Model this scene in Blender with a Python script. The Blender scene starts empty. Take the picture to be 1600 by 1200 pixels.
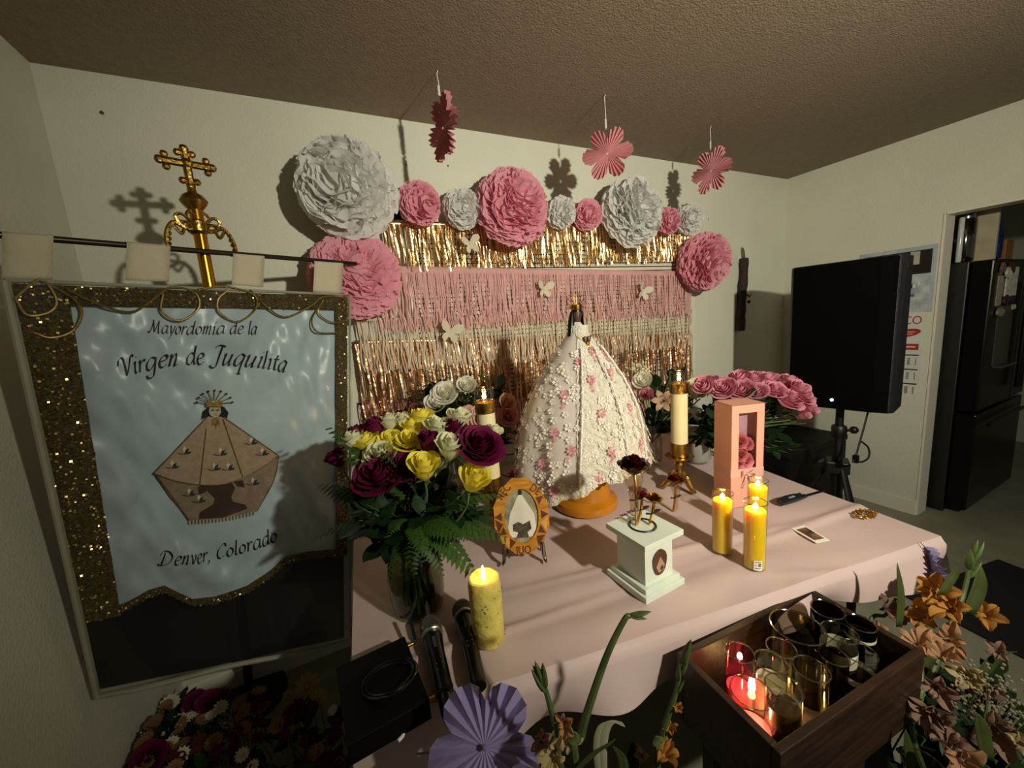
import bpy, bmesh, math, random
from mathutils import Vector, Matrix, Quaternion
R = math.radians
random.seed(7)
sc = bpy.context.scene
C = bpy.context.collection

# ---------------------------------------------------------------- camera
F = 600.0
CAM = Vector((0, 0, 1.5))
YAW, PITCH, ROLL = R(25.743), R(9.154), R(-4.432)
fw = Vector((math.sin(YAW)*math.cos(PITCH), math.cos(YAW)*math.cos(PITCH), -math.sin(PITCH)))
rt0 = Vector((math.cos(YAW), -math.sin(YAW), 0))
up0 = rt0.cross(fw)
rt = rt0*math.cos(ROLL) + up0*math.sin(ROLL)
up = up0*math.cos(ROLL) - rt0*math.sin(ROLL)
cd = bpy.data.cameras.new('camera')
cd.sensor_width = 36; cd.lens = F/1600*36; cd.clip_start = 0.02
cam = bpy.data.objects.new('camera', cd); C.objects.link(cam)
M = Matrix((rt, up, -fw)).transposed().to_4x4(); M.translation = CAM
cam.matrix_world = M
sc.camera = cam

# ---------------------------------------------------------------- world, lamp, exposure
w = bpy.data.worlds.new('soft_fill'); sc.world = w; w.use_nodes = True
w.node_tree.nodes['Background'].inputs[0].default_value = (1, .92, .78, 1)  # even warm world light added as soft fill through the open front
w.node_tree.nodes['Background'].inputs[1].default_value = 0.16
LAMP = Vector((.92, -.85, 1.97))
LAMP_AIM = Vector((1.75, 1.9, 1.62))
LAMP_W = 240
LAMP_COL = (1.0, .95, .78)
sc.view_settings.view_transform = 'Standard'
sc.view_settings.look = 'None'
sc.view_settings.gamma = 1
sc.view_settings.use_curve_mapping = False
sc.view_settings.exposure = 0.0

def lamp(name, loc, watts, col, rad, parent=None):
    l = bpy.data.lights.new(name, 'POINT'); l.energy = watts; l.color = col; l.shadow_soft_size = rad
    o = bpy.data.objects.new(name, l); C.objects.link(o)
    if parent: o.parent = parent
    o.location = loc
    return o

# ---------------------------------------------------------------- measuring helpers
def ray(x, y): return fw*F + rt*(x-800) + up*(600-y)
def onz(x, y, z=.74):
    d = ray(x, y); return CAM + d*((z-CAM.z)/d.z)
def onY(x, y, Y):
    d = ray(x, y); return CAM + d*(Y/d.y)
def onX(x, y, X):
    d = ray(x, y); return CAM + d*(X/d.x)
def over(x, y, B, k=1):                     # point of a pixel's ray above the ground point B
    d = ray(x, y); return CAM + d*(k*math.hypot(B[0], B[1])/math.hypot(d.x, d.y))
def atd(x, y, dep): return CAM + ray(x, y)*(dep/F)
def depth(P): return (Vector(P)-CAM).dot(fw)
def proj(P):
    d = Vector(P)-CAM; z = d.dot(fw); return 800+F*d.dot(rt)/z, 600-F*d.dot(up)/z

# ---------------------------------------------------------------- materials
def lin(h):
    h = h.lstrip('#'); r = []
    for i in (0, 2, 4):
        c = int(h[i:i+2], 16)/255
        r.append(c/12.92 if c <= .04045 else ((c+.055)/1.055)**2.4)
    return (*r, 1)
MATS = {}
def mat(name, col, rough=.5, metal=0, var=.12, scale=12, bump=0, bscale=60, col2=None, spec=.5, sub=0, subr=.01, trans=0, emit=None, estr=0, sheen=0, alpha=1, aniso=None, bdist=.01):
    if name in MATS: return MATS[name]
    m = bpy.data.materials.new(name); m.use_nodes = True; nt = m.node_tree; N = nt.nodes; L = nt.links
    b = N['Principled BSDF']
    c = lin(col) if isinstance(col, str) else col
    b.inputs['Roughness'].default_value = rough; b.inputs['Metallic'].default_value = metal
    b.inputs['Specular IOR Level'].default_value = spec
    tc = N.new('ShaderNodeTexCoord')
    if var or col2:
        nz = N.new('ShaderNodeTexNoise'); nz.inputs['Scale'].default_value = scale; nz.inputs['Detail'].default_value = 4
        if aniso:
            mp = N.new('ShaderNodeMapping'); mp.inputs['Scale'].default_value = aniso
            L.new(tc.outputs['Object'], mp.inputs[0]); L.new(mp.outputs[0], nz.inputs['Vector'])
        else: L.new(tc.outputs['Object'], nz.inputs['Vector'])
        mx = N.new('ShaderNodeMix'); mx.data_type = 'RGBA'
        mr = N.new('ShaderNodeMapRange'); mr.inputs[1].default_value = .35; mr.inputs[2].default_value = .65
        L.new(nz.outputs[0], mr.inputs[0]); L.new(mr.outputs[0], mx.inputs[0])
        c2 = lin(col2) if col2 else tuple(v*(1+var) for v in c[:3])+(1,)
        c1 = c if col2 else tuple(v*(1-var) for v in c[:3])+(1,)
        mx.inputs[6].default_value = c1; mx.inputs[7].default_value = c2
        L.new(mx.outputs[2], b.inputs['Base Color'])
        if emit is not None and estr: pass
    else: b.inputs['Base Color'].default_value = c
    if bump:
        n2 = N.new('ShaderNodeTexNoise'); n2.inputs['Scale'].default_value = bscale; n2.inputs['Detail'].default_value = 3
        L.new(tc.outputs['Object'], n2.inputs['Vector'])
        bp = N.new('ShaderNodeBump'); bp.inputs['Strength'].default_value = bump; bp.inputs['Distance'].default_value = bdist
        L.new(n2.outputs[0], bp.inputs['Height']); L.new(bp.outputs[0], b.inputs['Normal'])
    if sub:
        b.inputs['Subsurface Weight'].default_value = sub; b.inputs['Subsurface Radius'].default_value = (1, .6, .35); b.inputs['Subsurface Scale'].default_value = subr
    if trans: b.inputs['Transmission Weight'].default_value = trans
    if sheen: b.inputs['Sheen Weight'].default_value = sheen
    if emit:
        b.inputs['Emission Color'].default_value = lin(emit); b.inputs['Emission Strength'].default_value = estr
    if alpha < 1: b.inputs['Alpha'].default_value = alpha
    MATS[name] = m
    return m
def thin(name, tint='#ffffff', gloss=.06, rough=.03, body=0, bodycol='#ffffff'):
    """thin clear sheet: transparent, a little gloss, optional diffuse/translucent body"""
    if name in MATS: return MATS[name]
    m = bpy.data.materials.new(name); m.use_nodes = True; nt = m.node_tree; N = nt.nodes; L = nt.links
    N.remove(N['Principled BSDF']); out = N['Material Output']
    t = N.new('ShaderNodeBsdfTransparent'); t.inputs[0].default_value = lin(tint)
    g = N.new('ShaderNodeBsdfGlossy'); g.inputs['Roughness'].default_value = rough
    lw = N.new('ShaderNodeLayerWeight'); lw.inputs[0].default_value = .35
    mr = N.new('ShaderNodeMapRange'); mr.inputs[3].default_value = gloss; mr.inputs[4].default_value = .85
    pw = N.new('ShaderNodeMath'); pw.operation = 'POWER'; pw.inputs[1].default_value = 2.5
    L.new(lw.outputs['Facing'], pw.inputs[0]); L.new(pw.outputs[0], mr.inputs[0])
    mx = N.new('ShaderNodeMixShader'); L.new(mr.outputs[0], mx.inputs[0]); L.new(g.outputs[0], mx.inputs[2])
    if body:
        d = N.new('ShaderNodeBsdfDiffuse'); d.inputs[0].default_value = lin(bodycol)
        tl = N.new('ShaderNodeBsdfTranslucent'); tl.inputs[0].default_value = lin(bodycol)
        a = N.new('ShaderNodeMixShader'); a.inputs[0].default_value = .4; L.new(d.outputs[0], a.inputs[1]); L.new(tl.outputs[0], a.inputs[2])
        m2 = N.new('ShaderNodeMixShader'); m2.inputs[0].default_value = body
        L.new(t.outputs[0], m2.inputs[1]); L.new(a.outputs[0], m2.inputs[2]); L.new(m2.outputs[0], mx.inputs[1])
    else: L.new(t.outputs[0], mx.inputs[1])
    L.new(mx.outputs[0], out.inputs[0])
    MATS[name] = m
    return m
def paper(name, col, tl=.35, var=.08, scale=15, rough=.8, bump=0, bscale=80):
    """thin paper, petal or cloth: diffuse with translucency"""
    if name in MATS: return MATS[name]
    m = bpy.data.materials.new(name); m.use_nodes = True; nt = m.node_tree; N = nt.nodes; L = nt.links
    b = N['Principled BSDF']; out = N['Material Output']; c = lin(col)
    tc = N.new('ShaderNodeTexCoord'); nz = N.new('ShaderNodeTexNoise'); nz.inputs['Scale'].default_value = scale
    L.new(tc.outputs['Object'], nz.inputs['Vector'])
    mx = N.new('ShaderNodeMix'); mx.data_type = 'RGBA'; L.new(nz.outputs[0], mx.inputs[0])
    mx.inputs[6].default_value = tuple(v*(1-var*2) for v in c[:3])+(1,); mx.inputs[7].default_value = tuple(min(1, v*(1+var*2)) for v in c[:3])+(1,)
    L.new(mx.outputs[2], b.inputs['Base Color']); b.inputs['Roughness'].default_value = rough; b.inputs['Specular IOR Level'].default_value = .25
    t = N.new('ShaderNodeBsdfTranslucent'); L.new(mx.outputs[2], t.inputs[0])
    if bump:
        n2 = N.new('ShaderNodeTexNoise'); n2.inputs['Scale'].default_value = bscale; L.new(tc.outputs['Object'], n2.inputs['Vector'])
        bp = N.new('ShaderNodeBump'); bp.inputs['Strength'].default_value = bump; bp.inputs['Distance'].default_value = .01
        L.new(n2.outputs[0], bp.inputs['Height']); L.new(bp.outputs[0], b.inputs['Normal'])
    s = N.new('ShaderNodeMixShader'); s.inputs[0].default_value = tl
    L.new(b.outputs[0], s.inputs[1]); L.new(t.outputs[0], s.inputs[2]); L.new(s.outputs[0], out.inputs[0])
    MATS[name] = m
    return m
def glow(name, col, strength):
    if name in MATS: return MATS[name]
    m = bpy.data.materials.new(name); m.use_nodes = True; N = m.node_tree.nodes
    N.remove(N['Principled BSDF']); e = N.new('ShaderNodeEmission'); e.inputs[0].default_value = lin(col); e.inputs[1].default_value = strength
    m.node_tree.links.new(e.outputs[0], N['Material Output'].inputs[0]); MATS[name] = m
    return m

# ---------------------------------------------------------------- mesh builder
class MB:
    def __init__(s): s.v = []; s.f = []
    def add(s, vs, fs, T=None):
        n = len(s.v)
        for p in vs:
            p = Vector(p); s.v.append(T @ p if T else p)
        s.f += [tuple(i+n for i in f) for f in fs]
        return s
    def box(s, c, d, rz=0, T=None):
        x, y, z = d[0]/2, d[1]/2, d[2]/2; c = Vector(c); q = Matrix.Rotation(rz, 3, 'Z')
        vs = [c+q@Vector((a*x, b*y, e*z)) for a, b, e in ((-1,-1,-1),(1,-1,-1),(1,1,-1),(-1,1,-1),(-1,-1,1),(1,-1,1),(1,1,1),(-1,1,1))]
        return s.add(vs, [(0,3,2,1),(4,5,6,7),(0,1,5,4),(1,2,6,5),(2,3,7,6),(3,0,4,7)], T)
    def frustum(s, c, d0, d1, h):
        c = Vector(c); vs = []
        for d, z in ((d0, 0), (d1, h)):
            vs += [c+Vector((a*d[0]/2, b*d[1]/2, z)) for a, b in ((-1,-1),(1,-1),(1,1),(-1,1))]
        return s.add(vs, [(0,3,2,1),(4,5,6,7),(0,1,5,4),(1,2,6,5),(2,3,7,6),(3,0,4,7)])
    def tube(s, pts, r, n=8, cap=True, T=None, closed=False):
        pts = [Vector(p) for p in pts]; k = len(pts)
        rs = r if isinstance(r, (list, tuple)) else [r]*k
        vs = []; u = None
        for i, p in enumerate(pts):
            if closed: t = pts[(i+1) % k]-pts[i-1]
            else: t = pts[min(i+1, k-1)]-pts[max(i-1, 0)]
            if t.length < 1e-9: t = Vector((0, 0, 1))
            t.normalize()
            if u is None:
                u = t.orthogonal().normalized()
            else:
                u = (u-t*u.dot(t)); u = u.normalized() if u.length > 1e-6 else t.orthogonal().normalized()
            b = t.cross(u)
            for j in range(n):
                a = 2*math.pi*j/n; vs.append(p+(u*math.cos(a)+b*math.sin(a))*rs[i])
        fs = []
        for i in range(k if closed else k-1):
            for j in range(n):
                a = i*n+j; b2 = i*n+(j+1) % n; i2 = (i+1) % k
                fs.append((a, b2, i2*n+(j+1) % n, i2*n+j))
        if cap and not closed:
            fs.append(tuple(range(n-1, -1, -1))); fs.append(tuple((k-1)*n+j for j in range(n)))
        return s.add(vs, fs, T)
    def lathe(s, prof, n=24, c=(0, 0, 0), sx=1, sy=1, T=None, cap=True):
        vs = []; fs = []; c = Vector(c)
        for r, z in prof:
            for j in range(n):
                a = 2*math.pi*j/n; vs.append(c+Vector((r*sx*math.cos(a), r*sy*math.sin(a), z)))
        for i in range(len(prof)-1):
            for j in range(n):
                fs.append((i*n+j, i*n+(j+1) % n, (i+1)*n+(j+1) % n, (i+1)*n+j))
        if cap:
            if prof[0][0] > 1e-6: fs.append(tuple(range(n-1, -1, -1)))
            if prof[-1][0] > 1e-6: fs.append(tuple((len(prof)-1)*n+j for j in range(n)))
        return s.add(vs, fs, T)
    def ball(s, c, r, n=10, T=None, sz=1):
        m = max(4, n//2)
        return s.lathe([(max(1e-7, r*math.sin(math.pi*i/m)), -r*sz*math.cos(math.pi*i/m)) for i in range(m+1)], n, c, T=T, cap=False)
    def sheet(s, fn, nu, nv, T=None, wrap=False):
        vs = [fn(i/nu, j/nv) for j in range(nv+1) for i in range(nu+(0 if wrap else 1))]
        k = nu if wrap else nu+1; fs = []
        for j in range(nv):
            for i in range(nu):
                i2 = (i+1) % k if wrap else i+1
                fs.append((j*k+i, j*k+i2, (j+1)*k+i2, (j+1)*k+i))
        return s.add(vs, fs, T)
    def prism(s, poly, y0, y1, T=None):
        """polygon in (x,z), extruded along y"""
        n = len(poly); vs = [Vector((x, y0, z)) for x, z in poly]+[Vector((x, y1, z)) for x, z in poly]
        fs = [tuple(range(n)), tuple(range(2*n-1, n-1, -1))]+[(i, i+n, (i+1) % n+n, (i+1) % n) for i in range(n)]
        return s.add(vs, fs, T)
    def mesh(s, name, m=None, smooth=True, off=None):
        me = bpy.data.meshes.new(name)
        vs = [(p-off) if off is not None else p for p in s.v]
        me.from_pydata([tuple(p) for p in vs], [], s.f); me.validate()
        if smooth:
            me.polygons.foreach_set('use_smooth', [True]*len(me.polygons))
            try: me.set_sharp_from_angle(angle=R(38))
            except Exception: pass
        if m: me.materials.append(m)
        me.update()
        return me
    def build(s, name, m, parent=None, smooth=True, world=False, bevel=0, solid=0, fixn=False):
        off = None
        if world and parent is not None:
            off = Vector((0, 0, 0)); p = parent
            while p is not None: off = off + p.location; p = p.parent
        me = s.mesh(name, m, smooth, off)
        if fixn:
            bm = bmesh.new(); bm.from_mesh(me); bmesh.ops.recalc_face_normals(bm, faces=bm.faces); bm.to_mesh(me); bm.free()
        return obj(name, me, parent, bevel, solid)
def obj(name, me, parent=None, bevel=0, solid=0, loc=None, rot=None, scale=None):
    o = bpy.data.objects.new(name, me); C.objects.link(o)
    if parent is not None: o.parent = parent
    if bevel:
        b = o.modifiers.new('bevel', 'BEVEL'); b.width = bevel; b.segments = 2; b.limit_method = 'ANGLE'; b.angle_limit = R(40)
    if solid:
        b = o.modifiers.new('solid', 'SOLIDIFY'); b.thickness = solid; b.offset = 0
    if loc is not None: o.location = loc
    if rot is not None: o.rotation_euler = rot
    if scale is not None: o.scale = scale if isinstance(scale, (tuple, list)) else (scale,)*3
    return o
def tag(o, label=None, cat=None, group=None, kind=None):
    if label: o['label'] = label
    if cat: o['category'] = cat
    if group: o['group'] = group
    if kind: o['kind'] = kind
    return o
def thing(name, label, cat, loc=(0, 0, 0), rz=0, group=None):
    o = bpy.data.objects.new(name, None); C.objects.link(o); o.empty_display_size = .05
    o.location = loc; o.rotation_euler = (0, 0, rz)
    return tag(o, label, cat, group)
def smoothpts(pts, n=6, closed=False):
    P = [Vector(p) for p in pts]; out = []; k = len(P)
    if k < 3 and not closed: return P
    rng = range(k if closed else k-1)
    for i in rng:
        p1 = P[i]; p2 = P[(i+1) % k]
        p0 = P[i-1] if (i > 0 or closed) else p1*2-p2
        p3 = P[(i+2) % k] if (i+2 < k or closed) else p2*2-p1
        for j in range(n):
            t = j/n
            out.append(.5*((2*p1)+(p2-p0)*t+(2*p0-5*p1+4*p2-p3)*t*t+(3*p1-p0-3*p2+p3)*t**3))
    if not closed: out.append(P[-1])
    return out
def aim(d): return Vector(d).to_track_quat('Z', 'Y').to_euler()
_fc = {}
def text_mesh(txt, size, m, depth=.0008):
    cu = bpy.data.curves.new('lettering', 'FONT'); cu.body = txt; cu.size = size; cu.extrude = depth/2; cu.align_x = 'CENTER'; cu.align_y = 'CENTER'
    o = bpy.data.objects.new('tmp', cu); C.objects.link(o)
    dg = bpy.context.evaluated_depsgraph_get(); me = bpy.data.meshes.new_from_object(o.evaluated_get(dg))
    bpy.data.objects.remove(o); me.materials.clear(); me.materials.append(m); me.name = 'lettering'
    return me

# ---------------------------------------------------------------- shared materials
m_wall = mat('wall_paint', '#d0d0bd', .75, var=.025, scale=3, bump=.25, bscale=130, spec=.2)
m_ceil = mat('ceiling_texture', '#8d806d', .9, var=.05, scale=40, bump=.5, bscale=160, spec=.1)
m_floor = mat('floor_vinyl', '#8d8c78', .5, var=.12, scale=6, bump=.1)
m_trim = mat('white_trim', '#d9d6c4', .45, var=.03)
m_gold = mat('gold_metal', '#c69a3c', .25, 1, var=.2, scale=30)
m_brass = mat('aged_brass', '#a98a45', .3, 1, var=.25, scale=40, bump=.15, bscale=120)
m_foil = mat('rose_gold_foil', '#f0c8a0', .3, 1, var=.15, scale=40, bump=.5, bscale=30)
m_black = mat('black_plastic', '#0b0b0b', .45, var=.2)
m_blackm = mat('black_satin_metal', '#101010', .35, .3, var=.2)
m_glass = thin('clear_glass', '#f2f4ee', .07)
m_green = paper('leaf_green', '#2f4a1c', .25, .25, 25, .45)
m_dgreen = paper('dark_leaf_green', '#1d3116', .2, .25, 25, .4)
m_fern = paper('fern_green', '#35511f', .25, .3, 30, .5)
m_stem = mat('stem_green', '#46562a', .5, var=.25, scale=30)
m_white = mat('white_matt', '#e4e2d6', .6, var=.04)
# ================================================================ THE ROOM
XL, XR, YB, H = -.713, 3.45, 1.90, 2.44
def struct(name, mb, m, parent=None, **k):
    o = mb.build(name, m, parent, smooth=False, **k)
    if parent is None: o['kind'] = 'structure'
    return o
struct('floor', MB().box((2.4, -.6, -.03), (7.4, 5.4, .06)), m_floor)
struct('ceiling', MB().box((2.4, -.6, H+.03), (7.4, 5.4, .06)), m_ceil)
struct('wall_back', MB().box(((XL+XR)/2, YB+.06, H/2), (XR-XL+.24, .12, H)), m_wall)
struct('wall_left', MB().box((XL-.06, -.6, H/2), (.12, 5.0, H)), m_wall)
wr = MB(); wr.box((XR+.06, 1.455, H/2), (.12, .89, H)); wr.box((XR+.06, .11, (1.945+H)/2), (.12, 1.8, H-1.945)); wr.box((XR+.06, -1.945, H/2), (.12, 2.31, H))
struct('wall_right', wr, m_wall)
struct('wall_kitchen', MB().box((4.7, 1.86, H/2), (2.3, .12, H)).box((5.9, -.6, H/2), (.12, 5.0, H)), m_wall)
bb = MB(); bb.box(((XL+XR)/2, YB-.008, .045), (XR-XL, .016, .09)); struct('baseboard_back', bb, m_trim)
struct('baseboard_left', MB().box((XL+.008, -.6, .045), (.016, 5.0, .09)), m_trim)
struct('baseboard_right', MB().box((XR-.008, 1.455, .045), (.016, .89, .09)), m_trim)
tr = MB(); tr.box((XR+.06, 1.004, .972), (.13, .012, 1.945)); tr.box((XR+.06, .1, 1.94), (.13, 1.8, .012)); struct('trim_1', tr, m_trim)
# small nail holes and a nail on the wall
m_mark = mat('wall_mark', '#4a4434', .8, var=.1)
for px, py, r in ((159, 176, .006), (635, 257, .004), (700, 259, .004), (1107, 342, .004)):
    p = onY(px, py, YB-.002)
    o = MB().ball((0, 0, 0), r, 8).build('wall_nail', m_mark); o.location = p
    tag(o, {159: 'small dark nail high on the wall left of the cross', 635: 'small nail hole above the pink and white pompoms', 700: 'nail hole beneath the leftmost hanging paper star', 1107: 'tiny nail hole right of the small white pompom'}[px], 'nail')

# window behind the backdrop, with closed mini blinds
win = MB(); WX0, WX1, WZ0, WZ1 = .42, 2.33, 1.10, 2.0
for c, d in (((WX0-.02, 0, 1.55), (.04, .02, .98)), ((WX1+.02, 0, 1.55), (.04, .02, .98)), (((WX0+WX1)/2, 0, WZ1+.02), (WX1-WX0+.08, .02, .04)), (((WX0+WX1)/2, 0, WZ0-.02), (WX1-WX0+.08, .03, .04))):
    win.box((c[0], YB-.011, c[2]), d)
wo = struct('window_1', win, m_trim)
MB().box(((WX0+WX1)/2, YB-.003, 1.55), (WX1-WX0, .004, .9)).build('window_pane', mat('night_glass', '#15130f', .1, var=.1), wo, smooth=False)
sl = MB().box((0, 0, 0), (WX1-WX0-.02, .0012, .019)).mesh('blind_slat', mat('blind_slat_white', '#d8d2bc', .5, var=.05), False)
for i in range(38):
    obj('blind_slat', sl, wo, loc=((WX0+WX1)/2, YB-.026, WZ0+.02+i*.0232), rot=(R(-18), 0, 0))

# ================================================================ FRINGE BACKDROP
def fringe(name, label, Y, xl, xr, ztl, ztr, length, n, mstr, mband, band=.02, wmin=.004, wmax=.007, wave=.004, foil=False, tear=.25, seed=1, ragged=.12):
    rng = random.Random(seed)
    t = thing(name, label, 'fringe garland', ((xl+xr)/2, Y, (ztl+ztr)/2))
    b = MB()
    b.sheet(lambda u, v: Vector((xl+(xr-xl)*u, Y-.002*math.sin(40*u), ztl+(ztr-ztl)*u-band*v)), 40, 2)
    b.build('header_band', mband, t, world=True, solid=.0012)
    s = MB()
    for i in range(n):
        u = (i+rng.random()*.9)/n
        x = xl+(xr-xl)*u; z0 = ztl+(ztr-ztl)*u-band*.8
        Lh = length*(1-ragged*rng.random()); w_ = rng.uniform(wmin, wmax); seg = 5 if foil else 6
        ph = rng.random()*6.28; tw = rng.uniform(-1.3, 1.3) if foil else rng.uniform(-.5, .5); dx = rng.gauss(0, .008); y0 = Y-rng.random()*.012
        ang0 = rng.uniform(-.9, .9) if foil else rng.uniform(-.4, .4)
        vs = []; fs = []
        for k in range(seg+1):
            q = k/seg
            a = ang0+tw*q+(rng.uniform(-.35, .35) if foil else 0)
            cx = x+dx*q+wave*math.sin(ph+q*7)*q
            cy = y0-.006*math.sin(ph*1.7+q*5)*q
            hx = math.cos(a)*w_/2; hy = math.sin(a)*w_/2
            vs += [(cx-hx, cy-hy, z0-Lh*q), (cx+hx, cy+hy, z0-Lh*q)]
            if k: fs.append((2*k-2, 2*k-1, 2*k+1, 2*k))
        s.add(vs, fs)
    o = s.build('strands', mstr, t, smooth=False, world=True); o['kind'] = 'stuff'
    return t
m_crp = paper('pink_crepe', '#e6b8b2', .35, .1); m_crc = paper('cream_crepe', '#e6d8c0', .35, .1)
m_foil2 = mat('gold_foil', '#f2d19a', .3, 1, var=.15, scale=40, bump=.6, bscale=26)
m_foilr = mat('pink_foil', '#e0b0a4', .32, 1, var=.15, scale=40, bump=.4, bscale=30)
Yf = 1.855
def XZ(px, py, Y): p = onY(px, py, Y); return p.x, p.z
a = XZ(598, 345, Yf); b_ = XZ(1077, 352, Yf); c_ = XZ(600, 417, Yf)
fringe('foil_fringe', 'shiny gold foil fringe hanging in the top row under the pompoms', Yf, a[0], b_[0], a[1], b_[1], a[1]-c_[1]+.02, 330, m_foil2, m_foil2, foil=True, wmin=.005, wmax=.010, seed=3)
a = XZ(585, 415, Yf-.012); b_ = XZ(1080, 424, Yf-.012); c_ = XZ(590, 503, Yf-.012)
fringe('crepe_fringe', 'dusty pink crepe paper fringe in the middle of the backdrop', Yf-.012, a[0], b_[0], a[1], b_[1], a[1]-c_[1]+.03, 380, m_crp, m_crp, band=.035, wmin=.004, wmax=.008, wave=.009, seed=4)
a = XZ(556, 498, Yf); b_ = XZ(1081, 484, Yf); c_ = XZ(558, 580, Yf)
fringe('crepe_fringe', 'cream crepe paper fringe below the dusty pink fringe', Yf, a[0], b_[0], a[1], b_[1], a[1]-c_[1]+.02, 330, m_crc, m_crc, band=.012, wmin=.0035, wmax=.007, wave=.009, seed=5)
a = XZ(553, 532, Yf+.012); b_ = XZ(1080, 520, Yf+.012); c_ = XZ(560, 648, Yf+.012)
fringe('foil_fringe', 'wide rose gold foil fringe hanging behind the bouquets', Yf+.012, a[0], b_[0], a[1], b_[1], a[1]-c_[1]+.02, 420, m_foil, m_foil, foil=True, wmin=.005, wmax=.011, seed=6)
a = XZ(560, 628, Yf+.02); b_ = XZ(1076, 590, Yf+.02); c_ = XZ(565, 700, Yf+.02)
fringe('foil_fringe', 'pink foil fringe lowest on the backdrop, behind the yellow roses', Yf+.02, a[0], b_[0], a[1], b_[1], a[1]-c_[1]+.03, 380, m_foilr, m_foilr, foil=True, wmin=.005, wmax=.010, seed=8)

# paper butterflies
m_bfly = paper('butterfly_paper', '#e6dfc8', .3)
def butterfly(px, py, s, rot, label):
    P = onY(px, py, 1.815)
    t = thing('paper_butterfly', label, 'butterfly', P, 0, 'paper butterflies on the fringe')
    for sd in (-1, 1):
        m = MB()
        up_w = [(0, .05), (.15, .5), (.5, .8), (.9, .75), (1, .45), (.75, .12), (.35, 0), (.6, -.15), (.7, -.45), (.45, -.7), (.2, -.55), (0, -.15)]
        vs = [Vector((sd*x*s*math.cos(.45), -abs(x)*s*.45, z*s)) for x, z in up_w]
        q = Matrix.Rotation(rot, 3, 'Y'); vs = [q@v for v in vs]
        m.add(vs, [tuple(range(len(vs)))]); m.build('wing', m_bfly, t, solid=.0012, smooth=False)
    q = Matrix.Rotation(rot, 3, 'Y')
    MB().tube([q@Vector((0, -.002, -.35*s)), q@Vector((0, -.004, .35*s))], s*.06, 6).build('body', m_bfly, t)
butterfly(735, 383, .054, -.2, 'white paper butterfly on the gold foil near the white pompom')
butterfly(850, 453, .056, .1, 'white paper butterfly on pink fringe left of the crowned head')
butterfly(1004, 457, .062, .35, 'white paper butterfly on pink fringe right of the crowned head')
butterfly(703, 520, .064, .3, 'white paper butterfly on the cream fringe above the back roses')

# ================================================================ POMPOMS
def pom_mesh(n, seed, mtl, front):
    rng = random.Random(seed); m = MB()
    for i in range(n):
        z = 1-2*(i+.5)/n; r = math.sqrt(max(0, 1-z*z)); ph = i*2.399963+rng.uniform(-.3, .3)
        d = Vector((r*math.cos(ph), r*math.sin(ph), z))
        if d.dot(front) < -.45: continue
        t = front.cross(d)
        t = t.normalized() if t.length > .05 else d.orthogonal().normalized()
        t = Quaternion(d, rng.gauss(0, .45)) @ t; b = d.cross(t)
        Ln = rng.uniform(.88, 1.03); W = rng.uniform(.3, .46); ruf = rng.uniform(.04, .07); k = rng.uniform(3.5, 6); p0 = rng.random()*6.28; cv = rng.uniform(.05, .4)
        def fn(u, v):
            x = (u-.5)*2
            ln = .5+(Ln-.5)*v*(1-.16*x*x+.05*math.sin(9*x+p0))
            wd = W*(.3+.7*v)
            q = t*(x*wd)+b*(cv*x*x*wd+ruf*v*math.sin(k*x+p0)+.10*v*v*math.sin(p0*3))
            P = d*ln+q
            if P.length > 1.04: P = P*(1.04/P.length)
            return P
        m.sheet(fn, 9, 5)
    me = m.mesh('tissue_layers', mtl)
    if 'sharp_edge' in me.attributes: me.attributes.remove(me.attributes['sharp_edge'])
    return me
m_tw = paper('white_tissue', '#eeeeea', .5, .04); m_tp = paper('pink_tissue', '#f7b6c4', .5, .08)
PF = Vector((-.45, -.85, -.1)).normalized()
pm = {(c, k): pom_mesh(n, 11*k+(3 if c == 'w' else 5), m_tw if c == 'w' else m_tp, PF) for c in 'wp' for k, n in ((0, 330), (1, 150))}
poms = [('w', 545, 297, 76, 0, 'largest white tissue pompom at the upper left of the backdrop'), ('p', 556, 432, 70, 0, 'large pink tissue pompom behind the end of the banner rod'),
        ('p', 655, 319, 35, 1, 'small pink pompom right of the largest white pompom'), ('w', 722, 326, 32, 1, 'small white pompom between a small pink and the big pink one'),
        ('p', 799, 327, 61, 0, 'big pink tissue pompom in the middle of the top row'), ('w', 876, 332, 26, 1, 'small white pompom right of the big pink middle pompom'),
        ('p', 918, 336, 25, 1, 'small pink pompom left of the second large white pompom'), ('w', 985, 334, 54, 0, 'second large white pompom under the middle paper star'),
        ('p', 1042, 346, 22, 1, 'smallest pink pompom squeezed beside the second large white pompom'), ('w', 1076, 342, 24, 1, 'small white pompom at the right end of the top row'),
        ('p', 1099, 409, 46, 0, 'pink tissue pompom at the right edge of the backdrop')]
for i, (c, x, y, r, k, lb) in enumerate(poms):
    dr = {0: .12, 1: .06}[k]
    P = onY(x, y, YB-.045-dr); rad = r*depth(P)/F
    P = onY(x, y, min(YB-.05-rad*.55, YB-.075) if i != 1 else 1.79); rad = r*depth(P)/F*.98
    t = thing('tissue_pompom', lb, 'pompom', P, 0, 'tissue pompoms of the backdrop')
    o = obj('tissue_layers', pm[c, k], t, scale=(rad, (.5 if i == 1 else .8)*rad if k == 0 else rad*.9, rad), rot=(0, i*2.1, 0))
    if i in (1, 10): o.rotation_euler = (.0, 1.2+i, 0)
    MB().ball((0, 0, 0), rad*(.48 if i == 1 else .7), 16).build('core', m_tw if c == 'w' else m_tp, t)
    m = MB().tube([(0, 0, 0), (0, YB-P.y-.004, .01)], .0015, 5); m.build('hanging_wire', m_white, t)

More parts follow.
